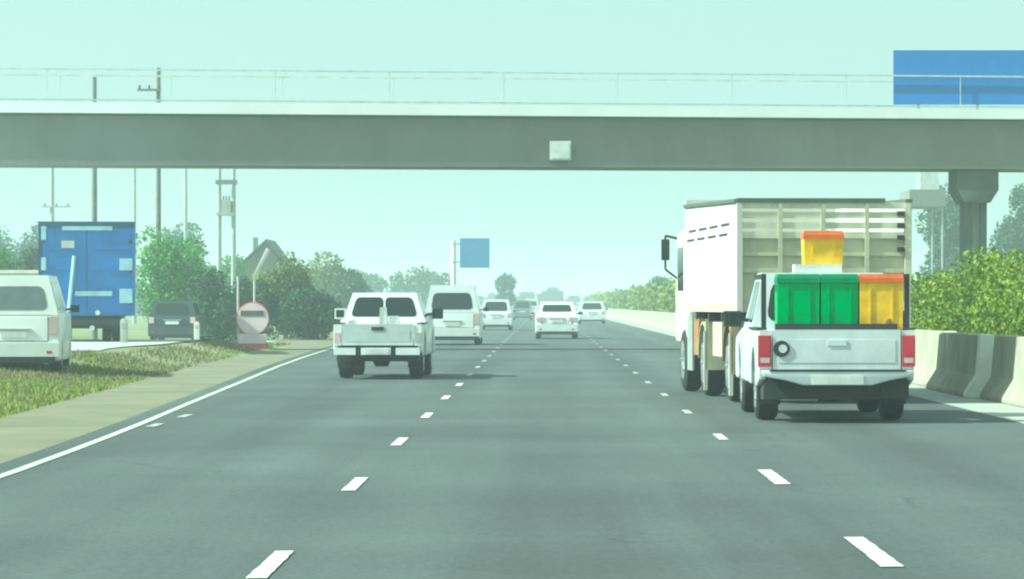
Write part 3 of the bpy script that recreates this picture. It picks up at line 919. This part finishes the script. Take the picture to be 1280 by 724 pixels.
def car(name, label, cat, X, Z, L=4.3, W=1.72, H=1.46, m='white', rotz=0.0, kind='sedan', group=None, wr=0.31, belt=None, plate=True, z=None, glass='glass'):
    t = thing(name, label, cat, (X, Z, 0.012 if z is None else z), rotz, group)
    hw = W/2
    gc = 0.20
    belt = belt or (0.93 if kind != 'van' else 1.12)
    ra, fa = (0.80, L-0.85)
    if kind == 'van': ra, fa = (0.95, L-0.75)
    R_ = wr + 0.07
    if kind == 'sedan':
        top = [(L, 0.45), (L-0.03, 0.62), (L-0.15, 0.74), (L-1.25, belt-0.02), (0.55, belt), (0.10, belt-0.02), (0.03, belt-0.10), (0.02, 0.62), (0.0, 0.55), (0.0, 0.32)]
        base, tp = (0.42, L-1.12), (1.15, L-2.05)
    elif kind == 'hatch':
        top = [(L, 0.45), (L-0.03, 0.65), (L-0.15, 0.80), (L-1.05, belt), (0.08, belt), (0.03, belt-0.05), (0.02, 0.62), (0.0, 0.55), (0.0, 0.32)]
        base, tp = (0.06, L-0.95), (0.42, L-1.75)
    elif kind == 'suv':
        top = [(L, 0.5), (L-0.03, 0.75), (L-0.15, 0.92), (L-1.15, belt), (0.08, belt), (0.03, belt-0.05), (0.02, 0.66), (0.0, 0.58), (0.0, 0.36)]
        base, tp = (0.06, L-1.05), (0.22, L-1.75)
    else:
        top = [(L, 0.5), (L-0.03, 0.8), (L-0.25, belt-0.02), (L-0.5, belt), (0.05, belt), (0.02, belt-0.1), (0.01, 0.62), (0.0, 0.55), (0.0, 0.34)]
        base, tp = (0.03, L-0.42), (0.13, L-1.15)
    prof = [(0.03, gc+0.03)] + arch(ra, R_, gc) + arch(fa, R_, gc) + [(L-0.05, gc+0.03)] + top
    b = MB(); b.prism_x(prof, -hw, hw, 0.055, 3); body = b.build('body', m, t)
    q = greenhouse('cabin', m, t, base, tp, belt-0.03, H, hw-0.05, hw-(0.22 if kind != 'van' else 0.24), 0.09 if kind != 'van' else 0.19)
    v0, v1 = (0.16, 0.84) if kind != 'van' else (0.12, 0.72)
    if kind == 'hatch': v0, v1 = 0.30, 0.80
    b = MB(); b.panel(q['rear'], 0.10, 0.90, v0, v1, 0.006, 0.02, 0.25); b.build('rear_window', glass, t)
    b = MB(); b.panel(q['front'], 0.07, 0.93, 0.08, 0.90, 0.006, 0.02, 0.15); b.build('windscreen', 'glass', t)
    for sd in ('left', 'right'):
        n = 3 if kind == 'van' else 2
        for k in range(n):
            u0 = 0.13 + 0.76*k/n; u1 = 0.13 + 0.76*(k+1)/n - 0.025
            b = MB(); b.panel(q[sd], u0, u1, 0.14, 0.86, 0.006, 0.02, 0.2); b.build('side_window', 'glass', t)
    for sx in (-1, 1):
        b = MB()
        if kind == 'van':
            b.box(min(sx*(hw-0.20), sx*(hw-0.045)), max(sx*(hw-0.20), sx*(hw-0.045)), -0.012, 0.1, 0.72, 1.06, 0.02)
        elif kind == 'suv':
            b.box(min(sx*(hw-0.22), sx*(hw-0.04)), max(sx*(hw-0.22), sx*(hw-0.04)), -0.005, 0.1, 0.70, 0.92, 0.02)
        else:
            b.box(min(sx*(hw-0.36), sx*(hw-0.04)), max(sx*(hw-0.36), sx*(hw-0.04)), 0.0, 0.14, 0.70, 0.86, 0.03)
        b.build('tail_light', 'lens_pale', t)
        mirror(t, sx*(hw-0.05), L-(1.5 if kind != 'van' else 1.05), belt+0.08, sx, 0.17, 0.14, m if kind != 'van' else 'black')
        for yy in (ra, fa):
            wheel(t, sx*(hw-0.12), yy, wr, 0.21, sx)
    b = MB(); b.box(-hw+0.03, hw-0.03, -0.055, 0.10, 0.30, 0.56, 0.05, 3); bp = b.build('bumper', m, t)
    b = MB(); b.box(-hw+0.10, hw-0.10, -0.045, 0.12, 0.19, 0.299, 0.02); b.build('lower_valance', 'black', t)
    b = MB(); b.box(-0.24, 0.24, -0.012, 0.03, 0.66, 0.77, 0.008); b.build('number_plate', 'plate', t)
    if Z < 260:
        b = MB()
        for sx in (-1, 1):
            b.box(sx*(hw-0.235)-0.006, sx*(hw-0.235)+0.006, -0.002, 0.05, 0.60, belt-0.06)
        b.box(-hw+0.23, hw-0.23, -0.002, 0.05, 0.585, 0.598)
        b.build('tailgate_seam', 'black', t)
        b = MB(); b.box(-0.32, 0.32, -0.016, 0.03, 0.80, 0.83, 0.008); b.build('trim_strip', 'steel', t)
        b = MB(); b.box(-hw+0.16, -hw+0.26, -0.06, -0.05, 0.36, 0.41, 0.004); b.box(hw-0.26, hw-0.16, -0.06, -0.05, 0.36, 0.41, 0.004); b.build('reflector', 'red', t)
    b = MB(); b.box(-hw+0.2, hw-0.2, 0.3, L-0.3, 0.17, 0.35); b.build('underbody', 'chassis', t)
    return t

def pickup(name, label, X, Z, m, W=1.80, tail_z=1.09, roof=1.77, variant=0):
    t = thing(name, label, 'pickup', (X, Z, 0.012), R(-0.9) if variant else 0.0)
    hw = W/2; L = 5.15; gc = 0.42
    wr = 0.365; ra, fa = 1.22, 4.28
    Ra = wr + 0.09
    bt = tail_z - 0.01
    # bed sides
    for sx in (-1, 1):
        prof = [(0.07, 0.60), (0.07, 0.50), (0.55, gc)] + arch(ra, Ra, gc) + [(1.95, gc), (1.95, bt), (0.07, bt)]
        b = MB(); xa, xb = sorted((sx*hw, sx*(hw-0.09))); b.prism_x(prof, xa, xb, 0.025, 2); bs = b.build('bed_side', m, t)
        b = MB(); xa, xb = sorted((sx*(hw+0.012), sx*(hw-0.10))); b.box(xa, xb, 0.10, 1.93, bt+0.002, bt+0.028, 0.01); b.build('rail_cap', 'black', bs)
    b = MB(); b.box(-hw+0.095, hw-0.095, 0.09, 1.93, 0.60, 0.66); b.build('bed_floor', 'chassis', t)
    b = MB(); b.box(-hw+0.095, hw-0.095, 1.88, 1.945, 0.662, bt-0.02); b.build('bed_front', m, t)
    # cab lower and bonnet
    prof = [(1.97, gc)] + [(fa-Ra-0.12, gc)] + arch(fa, Ra, gc) + [(L-0.05, gc), (L, 0.55), (L-0.02, 0.85), (L-0.15, 0.98), (L-1.35, 1.09), (1.97, 1.09)]
    b = MB(); b.prism_x(prof, -hw, hw, 0.05, 3); b.build('cab_body', m, t)
    q = greenhouse('cab', m, t, (1.98, 3.98), (2.12, 3.20), 1.06, roof, hw-0.035, hw-(0.17 if variant == 0 else 0.22), 0.085 if variant == 0 else 0.12)
    if variant == 0:
        b = MB(); b.panel(q['rear'], 0.09, 0.91, 0.16, 0.86, 0.006, 0.02, 0.25); b.build('rear_window', 'glass', t)
    else:
        for (u0, u1) in ((0.08, 0.485), (0.515, 0.92)):
            b = MB(); b.panel(q['rear'], u0, u1, 0.16, 0.84, 0.006, 0.02, 0.22); b.build('rear_window', 'glass', t)
    b = MB(); b.panel(q['front'], 0.07, 0.93, 0.08, 0.90, 0.006, 0.02, 0.15); b.build('windscreen', 'glass', t)
    for sd in ('left', 'right'):
        us = ((0.17, 0.50), (0.53, 0.90)) if sd == 'left' else ((0.10, 0.47), (0.50, 0.83))
        for (u0, u1) in us:
            b = MB(); b.panel(q[sd], u0, u1, 0.14, 0.86, 0.006, 0.02, 0.2); b.build('side_window', 'glass', t)
    # tailgate
    tw = hw - 0.165
    b = MB(); b.box(-tw, tw, 0.0, 0.07, 0.625, tail_z-0.004, 0.032, 3); tg = b.build('tailgate', m if variant == 0 else 'dull_white', t)
    b = MB(); b.box(-tw+0.06, tw-0.06, -0.006, 0.02, 0.70, tail_z-0.12, 0.012); b.build('pressed_panel', m if variant == 0 else 'dull_white', tg)
    b = MB(); b.box(-0.11, 0.11, -0.018, 0.01, 0.90, 0.965, 0.012); b.build('handle', 'black' if variant else m, tg)
    if variant == 0:
        for sx in (-1, 1):
            b = MB(); b.box(sx*0.84-0.028, sx*0.84+0.028, 0.18, 0.25, bt+0.03, 1.74, 0.008); b.box(sx*0.84-0.022, sx*0.84+0.022, 0.252, 1.80, 1.68, 1.74, 0.006); b.build('load_frame', 'black', t)
        b = MB(); b.box(-tw+0.03, tw-0.03, 0.075, 0.13, bt-0.02, bt+0.075, 0.01); b.build('load_bar', 'black', t)
        b = MB(); b.disc_y(-tw+0.10, -0.022, 0.0, 0.865, 0.095, 28); em = b.build('emblem', 'black', tg)
        b = MB(); b.disc_y(-tw+0.115, -0.028, -0.022, 0.865, 0.05, 20); b.build('emblem_centre', m, em)
    for sx in (-1, 1):
        xa, xb = sorted((sx*(tw+0.012), sx*(hw-0.008)))
        b = MB(); b.box(xa, xb, 0.02, 0.16, 0.62, tail_z-0.012, 0.02); b.build('corner_panel', m, t)
        xa, xb = sorted((sx*(tw+0.018), sx*(hw+0.004)))
        if variant == 0:
            b = MB(); b.box(xa, xb, -0.012, 0.15, 0.655, 1.02, 0.035, 3); tl = b.build('tail_light', 'red', t)
            xc = (xa+xb)/2
            b = MB(); b.box(xc-0.055, xc+0.055, -0.018, 0.0, 0.70, 0.76, 0.012); b.build('reversing_lens', 'lens_pale', tl)
            b = MB(); b.box(xc-0.055, xc+0.055, -0.018, 0.0, 0.79, 0.97, 0.02); b.build('brake_lens', 'red', tl)
        else:
            b = MB(); b.box(xa+0.03, xb-0.02, -0.006, 0.15, 0.66, 0.86, 0.02); b.build('tail_light', 'steel' if sx > 0 else 'lens_pale', t)
    # bumper
    if variant == 0:
        prof = [(-hw+0.02, 0.615), (-hw+0.05, 0.54), (-0.62, 0.50), (-0.40, 0.44), (0.40, 0.44), (0.62, 0.50), (hw-0.05, 0.54), (hw-0.02, 0.615)]
        b = MB(); b.prism_y(prof, -0.14, 0.05, 0.025, 2); bp = b.build('bumper', 'silver', t)
        b = MB(); b.box(-0.30, 0.30, -0.15, -0.14, 0.45, 0.555, 0.004); b.build('number_plate', 'plate', bp)
        b = MB(); b.box(-hw+0.12, hw-0.12, -0.146, -0.02, 0.60, 0.622, 0.006); b.build('step_pad', 'black', bp)
    else:
        for (xa, xb) in ((-hw+0.02, -0.40), (-0.30, 0.25), (0.34, hw-0.04)):
            b = MB(); b.box(xa, xb, -0.12, 0.02, 0.45, 0.58, 0.025); b.build('bumper', m, t)
        b = MB(); b.box(-hw+0.1, hw-0.1, -0.06, 0.03, 0.42, 0.56, 0.01); b.build('bumper_bar', 'black', t)
        b = MB(); b.box(-0.22, 0.22, -0.13, -0.121, 0.46, 0.565, 0.004); b.build('number_plate', 'plate', t)
    # underside
    for sx in (-1, 1):
        b = MB(); b.box(sx*0.42-0.05, sx*0.42+0.05, 0.05, L-0.4, 0.36, 0.50); b.build('chassis_rail', 'chassis', t)
        for yy in (ra, fa):
            wheel(t, sx*(hw-0.16), yy, wr, 0.26, sx)
        b = MB(); xa, xb = sorted((sx*(hw-0.30), sx*(hw-0.03))); b.box(xa, xb, ra-Ra-0.05, ra-Ra-0.035, 0.20, 0.60); b.build('mud_flap', 'black', t)
        mirror(t, sx*(hw-0.06), 3.55, 1.20, sx, 0.21, 0.20, m if (variant == 1 and sx < 0) else 'black')
    b = MB(); b.tube((-hw+0.2, ra, wr), (hw-0.2, ra, wr), 0.055, 0.055, 10); b.lathe_x([(-0.16, 0.06), (-0.12, 0.15), (0.12, 0.15), (0.16, 0.06)], 0, ra, wr, 16); b.build('rear_axle', 'chassis', t)
    b = MB(); b.box(-hw+0.06, hw-0.06, 0.08, 0.66, 0.27 if variant == 0 else 0.34, 0.57, 0.05); b.build('spare_wheel_tray', 'chassis', t)
    b = MB(); b.tube((0.55, 0.02, 0.36), (0.55, 1.0, 0.40), 0.035, 0.035, 10); b.build('exhaust', 'chassis', t)
    return t

# right pickup with bins
PXc = (1046-680)*42.0/F
RP = pickup('pickup_truck', 'silver white pickup at right carrying green and yellow bins', PXc, 42.0, 'silver', W=1.82)
def bin_(label, x, y, z, m, lid, w=0.48, h=0.96, d=0.54, rot=None, notch=False, name='wheelie_bin'):
    t = thing(name, label, 'bin', (PXc + x, 42.0 + y, z), 0, 'plastic bins carried on the pickup')
    b = MB(); tp = w/2-0.006; bt = w/2-0.014
    b.hexa([(-bt, 0.05, 0.03), (bt, 0.05, 0.03), (bt, d-0.06, 0.03), (-bt, d-0.06, 0.03), (-tp, 0, h-0.09), (tp, 0, h-0.09), (tp, d, h-0.09), (-tp, d, h-0.09)], 0.03, 3)
    body = b.build('body', m, t)
    b = MB()
    for sx in (-1, 1):
        b.hexa([(sx*0.13-0.012, 0.028, 0.2), (sx*0.13+0.012, 0.028, 0.2), (sx*0.13+0.012, 0.05, 0.2), (sx*0.13-0.012, 0.05, 0.2),
                (sx*0.13-0.012, -0.006, h-0.16), (sx*0.13+0.012, -0.006, h-0.16), (sx*0.13+0.012, 0.02, h-0.16), (sx*0.13-0.012, 0.02, h-0.16)], 0.004)
    b.build('rib', m, t)
    b = MB(); b.box(-w/2, w/2, -0.018, d+0.02, h-0.10, h-0.055, 0.010); b.build('rim', lid, t)
    b = MB(); b.hexa([(-w/2, -0.014, h-0.053), (w/2, -0.014, h-0.053), (w/2, d+0.01, h-0.053), (-w/2, d+0.01, h-0.053), (-w/2+0.012, 0.0, h), (w/2-0.012, 0.0, h), (w/2-0.012, d-0.02, h), (-w/2+0.012, d-0.02, h)], 0.012); b.build('lid', lid, t)
    b = MB(); b.tube((-w/2+0.06, d+0.03, h-0.07), (w/2-0.06, d+0.03, h-0.07), 0.018, 0.018, 8); b.build('handle', lid, t)
    for sx in (-1, 1):
        q = MB(); q.lathe_x([(-0.025, 0.05), (-0.025, 0.085), (0.025, 0.085), (0.025, 0.05)], sx*(w/2-0.07), d-0.03, 0.085, 16); q.build('wheel', 'rubber', t)
    if notch:
        q = MB(); q.prism_y([(0.02, 0.44), (0.12, 0.44), (0.10, 0.56), (0.05, 0.54)], -0.012, 0.05, 0.004); q.build('grip', 'rust', t)
    return t
zbed = 0.675
bin_('green wheelie bin at the left end of the pickup bed', -0.435, 0.16, zbed, 'green', 'green_lid', 0.505, 1.075)
bin_('green wheelie bin in the middle of the pickup bed', 0.045, 0.16, zbed, 'green', 'green_lid', 0.445, 1.075)
bin_('yellow bin with orange lid at the right end of the pickup bed', 0.535, 0.16, zbed, 'yellow', 'orange', 0.525, 1.075, notch=True)
yb = bin_('small yellow bin with orange lid on top of the pickup cab roof', 0.03, 2.35, 1.782, 'yellow', 'orange', 0.50, 0.52, 0.46, name='yellow_bin')
b = MB(); b.box(-0.36, 0.22, -0.05, 0.30, 0, 0.10, 0.02)
sheet = b.build('folded_sheet', 'sack', None, (PXc+0.02, 44.25, 1.785))
tag(sheet, 'folded white sheet lying below the yellow bin on the cab roof', 'sheet')

# left pickup
pickup('pickup_truck', 'white pickup in the left lane with double rear window', (472-680)*66.3/F, 66.3, 'white', W=1.64, tail_z=1.02, roof=1.60, variant=1)
LPX = (472-680)*66.3/F
for (dx, w, h, lab) in ((-0.52, 0.22, 0.42, 'white sack at the left side of the white pickup bed'), (0.06, 0.20, 0.66, 'narrow white sack upright in the middle of the white pickup bed'), (0.27, 0.30, 0.50, 'slumped white sack right of the upright one in the white pickup bed')):
    b = MB()
    b.hexa([(-w/2, 0, 0), (w/2, 0, 0), (w/2, 0.4, 0), (-w/2, 0.4, 0), (-w*0.36, 0.06, h), (w*0.22, 0.08, h), (w*0.22, 0.34, h), (-w*0.36, 0.34, h)], 0.09, 4)
    so = b.build('sack', 'sack', None, (LPX+dx, 67.4, 0.675))
    tag(so, lab, 'sack', 'sacks in the white pickup bed')

car('minibus', 'white minibus ahead of the white pickup in the left lane', 'minibus', (565-680)*121.0/F, 121.0, L=4.9, W=1.92, H=2.02, m='white', kind='van', wr=0.33)
car('sedan_car', 'white sedan in the middle lane, nearest car ahead', 'car', (696-680)*143.0/F, 143.0, L=4.4, W=1.70, H=1.47, m='white', kind='hatch')
car('hatchback_car', 'white car far ahead beside the pale median barrier', 'car', (740-680)*250.0/F, 250.0, L=4.4, W=1.90, H=1.55, m='white', kind='suv')
car('people_carrier', 'white people carrier ahead of the minibus in the left lane', 'car', (620-680)*190.0/F, 190.0, L=4.5, W=1.72, H=1.62, m='white', kind='suv')
car('estate_car', 'grey car ahead of the white people carrier in the left lane', 'car', (653-680)*310.0/F, 310.0, L=4.5, W=1.76, H=1.7, m='grey_paint', kind='suv')
car('city_car', 'small white car in the distance left of the far grey lorry', 'car', (664-680)*360.0/F, 360.0, L=3.9, W=1.65, H=1.9, m='white', kind='van')
car('parked_car', 'dark car parked on the service road beside the blue truck', 'car', (215-680)*129.0/F, 129.0, L=4.4, W=1.74, H=1.50, m='dark_paint', kind='suv', z=gz(-13.3, 129)+0.03)
car('parked_van', 'white van cut off by the left frame edge', 'van', -10.02, 68.0, L=4.8, W=1.76, H=1.84, m='white', kind='van', rotz=R(5), wr=0.33, z=gz(-9.6, 70)+0.01, glass='glass_pale')

# far lorry
def lorry_far():
    Z = 400.0; s = F/Z
    t = thing('lorry', 'far grey box lorry ahead of the white sedan', 'lorry', ((691-680)/s, Z, 0.012))
    b = MB(); b.box(-1.2, 1.2, 0, 6, 0.95, 2.85, 0.03); b.build('cargo_box', 'steel', t)
    b = MB(); b.hexa([(-0.75, 0.2, 2.85), (0.7, 0.2, 2.85), (0.7, 4, 2.85), (-0.75, 4, 2.85), (-0.5, 0.5, 3.25), (0.5, 0.5, 3.25), (0.5, 3.6, 3.25), (-0.5, 3.6, 3.25)], 0.03); b.build('load', 'grey_paint', t)
    b = MB(); b.box(-1.1, 1.1, 6.1, 7.8, 0.7, 2.6, 0.1); b.build('cab', 'white', t)
    b = MB(); b.box(-0.45, 0.45, 0.1, 7.5, 0.6, 0.94); b.build('chassis', 'chassis', t)
    for sx in (-1, 1):
        for y in (1.3, 6.8): wheel(t, sx*0.98, y, 0.45, 0.3, sx)
lorry_far()

# blue box truck on the service road
def blue_truck():
    Z = 99.0; s = F/Z
    X = (108.5-680)/s
    g0 = gz(X, Z) + 0.02
    t = thing('box_truck', 'blue box truck parked on the service road, seen from behind', 'truck', (X, Z, g0), R(7.0))
    def zz(yp): return CAMH + (380-yp)/s - g0
    hw = 60/s
    zb, zt = zz(395), zz(277)
    b = MB(); b.box(-hw+0.02, hw-0.02, 0.06, 6.8, zb, zt-0.02, 0.03); b.build('cargo_box', 'blue_paint', t)
    b = MB(); b.box(-hw, hw, -0.02, 0.10, zt-0.16, zt, 0.01); b.build('top_frame', 'blue_dark', t)
    for sx in (-1, 1):
        xa, xb = sorted((sx*hw, sx*(hw-0.10)))
        b = MB(); b.box(xa, xb, -0.015, 0.10, zb, zt-0.162, 0.01); b.build('corner_post', 'blue_dark' if sx < 0 else 'blue_paint', t)
        xa, xb = sorted((sx*0.012, sx*(hw-0.11)))
        b = MB(); b.box(xa, xb, 0.0, 0.058, zb+0.05, zt-0.17, 0.012); d = b.build('rear_door', 'blue_paint', t)
        for k in range(4):
            z0 = zb + 0.15 + k*0.56
            q = MB(); q.box(xa+0.08, xb-0.08, -0.02, 0.0-0.002+0.004, z0, z0+0.06, 0.008); q.build('pressed_rib', 'blue_paint', d)
        for hz in (0.3, 1.2, 2.0):
            q = MB(); xh = sx*(hw-0.13); q.box(xh-0.05, xh+0.05, -0.02, 0.003, zb+hz, zb+hz+0.10, 0.006); q.build('hinge', 'blue_dark', d)
    def rect(x0, x1, y0, y1, m, nm, dep=0.04):
        b = MB(); b.box((x0-108.5)/s, (x1-108.5)/s, -dep, -0.022, zz(y1), zz(y0), 0.008); b.build(nm, m, t)
    b = MB(); b.tube(((93-108.5)/s, -0.05, zz(320)), ((86-108.5)/s, -0.05, zz(390)), 0.05, 0.05, 10); b.build('locking_bar', 'light_blue', t)
    rect(94, 140, 364, 370, 'light_blue', 'reflective_strip')
    rect(149, 165, 323, 338, 'light_blue', 'marker_plate')
    rect(149, 165, 361, 379, 'light_blue', 'marker_plate')
    rect(52, 58, 283, 300, 'light_blue', 'marker_plate')
    rect(52, 58, 322, 338, 'light_blue', 'marker_plate')
    rect(77, 93, 301, 310, 'truck_white', 'sticker')
    rect(78, 140, 283, 288, 'light_blue', 'reflective_strip')
    b = MB(); b.box(-0.62, 0.72, 0.2, 6.5, zz(408), zb-0.003); b.build('chassis', 'chassis', t)
    b = MB(); b.box((82-108.5)/s, (152-108.5)/s, 0.0, 0.12, zz(406), zz(399), 0.01); b.build('rear_bar', 'chassis', t)
    for (x, yp) in ((122, 391), (115, 410)):
        b = MB(); xx = (x-108.5)/s; b.disc_y(xx, -0.05, 0.01, zz(yp), 0.07, 16); b.build('lamp', 'plate', t)
    for sx in (-1, 1):
        for y in (1.5, 6.3):
            for dx in ((0.83, 0.55) if y < 3 else (0.83,)):
                wheel(t, sx*dx, y, 0.44, 0.26, sx)
    b = MB(); b.box(-1.1, 1.1, 6.95, 8.6, 0.5, 2.6, 0.12, 3); cb = b.build('cab', 'white', t)
    b = MB(); b.box(-0.95, 0.95, 8.58, 8.62, 1.5, 2.3, 0.01); b.build('windscreen', 'glass', cb)
    b = MB(); b.box(-0.9, 0.9, 1.0, 2.0, 0.36, 0.50); b.build('axle_housing', 'chassis', t)
blue_truck()

# slatted cargo truck
def slat_truck():
    Z = 50.0; s = F/Z
    hw = 1.21
    X = (1029.5-680)/s
    t = thing('cargo_truck', 'tall cream slatted cargo truck just ahead of the bin carrying pickup', 'truck', (X, Z, 0.012), R(3.6))
    zb, zt = 1.40, 2.86
    def zz(yp): return CAMH + (380-yp)/s
    def xx(p): return (p-1029.5)/s
    LB = 7.0
    # floor and frame
    b = MB(); b.box(-hw, hw, 0, LB, zb-0.13, zb, 0.01); b.build('bed_floor', 'cream', t)
    b = MB(); b.box(-hw-0.005, hw+0.005, LB-0.1, LB, zb+0.002, zt+0.17, 0.01); b.build('headboard', 'truck_white', t)
    # left side: white sheet with vents, right side the same
    for sx in (-1, 1):
        xa, xb = sorted((sx*hw, sx*(hw-0.04)))
        b = MB(); b.hexa([(xa, 0.09, zb+0.002), (xb, 0.09, zb+0.002), (xb, LB-0.105, zb+0.002), (xa, LB-0.105, zb+0.002),
                          (xa, 0.09, zt-0.07), (xb, 0.09, zt-0.07), (xb, LB-0.105, zt+0.04), (xa, LB-0.105, zt+0.04)], 0.008)
        sp = b.build('side_panel', 'truck_white', t)
        for (z0, n) in ((2.50, 4), (2.36, 4)):
            for k in range(n):
                y0 = 0.9 + k*1.5 + (0.25 if z0 < 2.4 else 0)
                q = MB(); xo = sorted((sx*(hw+0.008), sx*(hw-0.01))); q.box(xo[0], xo[1], y0, y0+1.05, z0, z0+0.035); q.build('vent_slot', 'chassis', sp)
        xa, xb = sorted((sx*(hw+0.035), sx*(hw-0.06)))
        b = MB(); b.hexa([(xa, 0, zt-0.065), (xb, 0, zt-0.065), (xb, LB, zt+0.045), (xa, LB, zt+0.045), (xa, 0, zt-0.015), (xb, 0, zt-0.015), (xb, LB, zt+0.095), (xa, LB, zt+0.095)], 0.008); b.build('top_rail', 'rail_grey', t)
        # rear corner posts
        xa, xb = sorted((sx*(hw+0.004), sx*(hw-0.075)))
        b = MB(); b.box(xa, xb, -0.03, 0.085, zb-0.12 if sx < 0 else 0.95, zt-0.067, 0.01); b.build('corner_post', 'cream_post' if sx > 0 else 'truck_white', t)
    # rear gate: boards, uprights, lower sheet
    b = MB(); b.box(-hw+0.08, hw-0.08, 0.045, 0.075, zb+0.002, zz(299), 0.004); b.build('lower_sheet', 'cream', t)
    bd = None
    ys = [(254, 262), (266, 274), (279, 287), (291, 299)]
    for (y0, y1) in ys:
        q = MB(); q.box(-hw+0.08, hw-0.08, -0.005, 0.035, zz(y1), zz(y0), 0.008); q.build('slat', 'cream_post', t)
    for (y0, y1) in ((316, 321), (336, 342)):
        q = MB(); q.box(-hw+0.08, hw-0.08, 0.0, 0.043, zz(y1), zz(y0), 0.006); q.build('slat', 'cream', t)
    for p in (975, 1029, 1084):
        q = MB(); q.box(xx(p)-0.03, xx(p)+0.03, -0.03, -0.006, zb, zt-0.07, 0.006); q.build('upright', 'cream', t)
    for yp in (268, 283, 298, 313):
        q = MB(); q.box(xx(1122), xx(1131), -0.05, -0.006, zz(yp+3), zz(yp-3), 0.004); q.build('latch', 'chassis', t)
    q = MB(); q.box(-hw+0.0, hw-0.35, -0.035, 0.03, zt-0.064, zt-0.004, 0.006); q.build('rear_top_rail', 'rail_grey', t)
    # chassis
    for sx in (-1, 1):
        b = MB(); b.box(sx*0.42-0.06, sx*0.42+0.06, 0.1, LB+1.5, 0.95, zb-0.14); b.build('chassis_rail', 'rust', t)
        for y in (1.3, 4.6):
            for dx in (1.04, 0.70):
                wheel(t, sx*dx, y, 0.50, 0.29, sx)
            q = MB()
            prof = []
            for i in range(9):
                a = math.pi*i/8
                prof.append((y + 0.60*math.cos(a), 0.56 + 0.56*math.sin(a)))
            inner = [(y + 0.575*math.cos(math.pi*i/8), 0.56 + 0.535*math.sin(math.pi*i/8)) for i in range(9)][::-1]
            xa, xb = sorted((sx*1.20, sx*0.55)); q.prism_x(prof + inner, xa, xb, 0, 1); q.build('mudguard', 'rust' if y < 2 else 'cream', t)
            q = MB(); xa, xb = sorted((sx*1.22, sx*0.86)); q.box(xa, xb, y-0.66, y-0.64, 0.40, 1.16); q.build('flap', 'rust_pale' if y < 2 else 'cream', t)
            q = MB(); xa, xb = sorted((sx*1.245, sx*1.19)); q.box(xa, xb, y-0.66, y-0.60, 0.10, 0.98, 0.01); q.build('flap_edge', 'truck_white', t)
        wheel(t, sx*1.06, 7.5, 0.50, 0.28, sx)
        for k in range(4):
            y = 0.35 + 1.75*k
            q = MB(); xa, xb = sorted((sx*1.18, sx*0.5)); q.box(xa, xb, y, y+0.14, zb-0.26, zb-0.132, 0.01); q.build('cross_member', 'chassis', t)
    b = MB(); b.lathe_x([(-0.13, 0.30), (-0.13, 0.44), (0.0, 0.48), (0.13, 0.44), (0.13, 0.30)], -0.98, 0.42, 1.02, 24); b.build('spare_wheel', 'rubber', t)
    b = MB(); b.box(-1.15, -0.62, 2.4, 3.6, 0.62, 1.12, 0.04); b.build('fuel_tank', 'cream', t)
    b = MB(); b.box(-1.17, -0.62, 5.4, 6.1, 0.60, 1.16, 0.02); b.build('tool_box', 'rust', t)
    b = MB(); b.box(-1.19, -1.16, 6.15, 6.9, 0.35, 1.2, 0.005); b.build('side_guard', 'steel', t)
    b = MB(); b.box(-1.0, 1.0, 0.0, 0.10, 0.72, 0.84, 0.01); b.build('under_run_bar', 'chassis', t)
    for sx in (-1, 1):
        q = MB(); q.box(sx*0.85-0.14, sx*0.85+0.14, -0.03, 0.0-0.002, 0.86, 0.96, 0.01); q.build('tail_light', 'red', t)
    # cab
    prof = [(LB+0.12, 0.75), (LB+2.0, 0.75), (LB+2.05, 1.55), (LB+1.75, 2.55), (LB+0.12, 2.62)]
    b = MB(); b.prism_x(prof, -1.17, 1.17, 0.09, 3); cb = b.build('cab', 'truck_white', t)
    b = MB(); b.hexa([(-1.0, LB+2.02, 1.62), (1.0, LB+2.02, 1.62), (1.0, LB+2.045, 1.62), (-1.0, LB+2.045, 1.62), (-1.0, LB+1.79, 2.42), (1.0, LB+1.79, 2.42), (1.0, LB+1.83, 2.42), (-1.0, LB+1.83, 2.42)]); b.build('windscreen', 'glass', cb)
    for sx in (-1, 1):
        q = MB(); xa, xb = sorted((sx*1.176, sx*1.15)); q.box(xa, xb, LB+0.7, LB+1.6, 1.6, 2.3, 0.01); q.build('side_window', 'glass', cb)
        q = MB()
        q.tube((sx*1.15, LB+1.75, 2.45), (sx*1.36, LB+1.75, 2.50), 0.02, 0.02, 8)
        q.tube((sx*1.36, LB+1.75, 2.50), (sx*1.36, LB+1.75, 1.95), 0.018, 0.018, 8)
        q.tube((sx*1.36, LB+1.75, 1.95), (sx*1.16, LB+1.75, 1.80), 0.018, 0.018, 8)
        q.box(sx*1.36-0.065, sx*1.36+0.065, LB+1.70, LB+1.78, 2.10, 2.44, 0.03)
        q.build('wing_mirror', 'black', cb)
slat_truck()

# ------------------------------------------------------------------ haze: one closed box of even air round the scene
hm = bpy.data.materials.new('haze_air')
hm.use_nodes = True
hm.node_tree.nodes.clear()
ho = hm.node_tree.nodes.new('ShaderNodeOutputMaterial')
hv = hm.node_tree.nodes.new('ShaderNodeVolumePrincipled')
hv.inputs['Color'].default_value = (0.86, 0.97, 0.96, 1)
hv.inputs['Density'].default_value = 0.00115
hv.inputs['Anisotropy'].default_value = 0.2
hm.node_tree.links.new(hv.outputs[0], ho.inputs['Volume'])
hm.cycles.homogeneous_volume = True
b = MB(); b.box(-720, 720, -80, 4300, -1.6, 16.0)
hz = b.build('haze', hm)
tag(hz, kind='stuff')
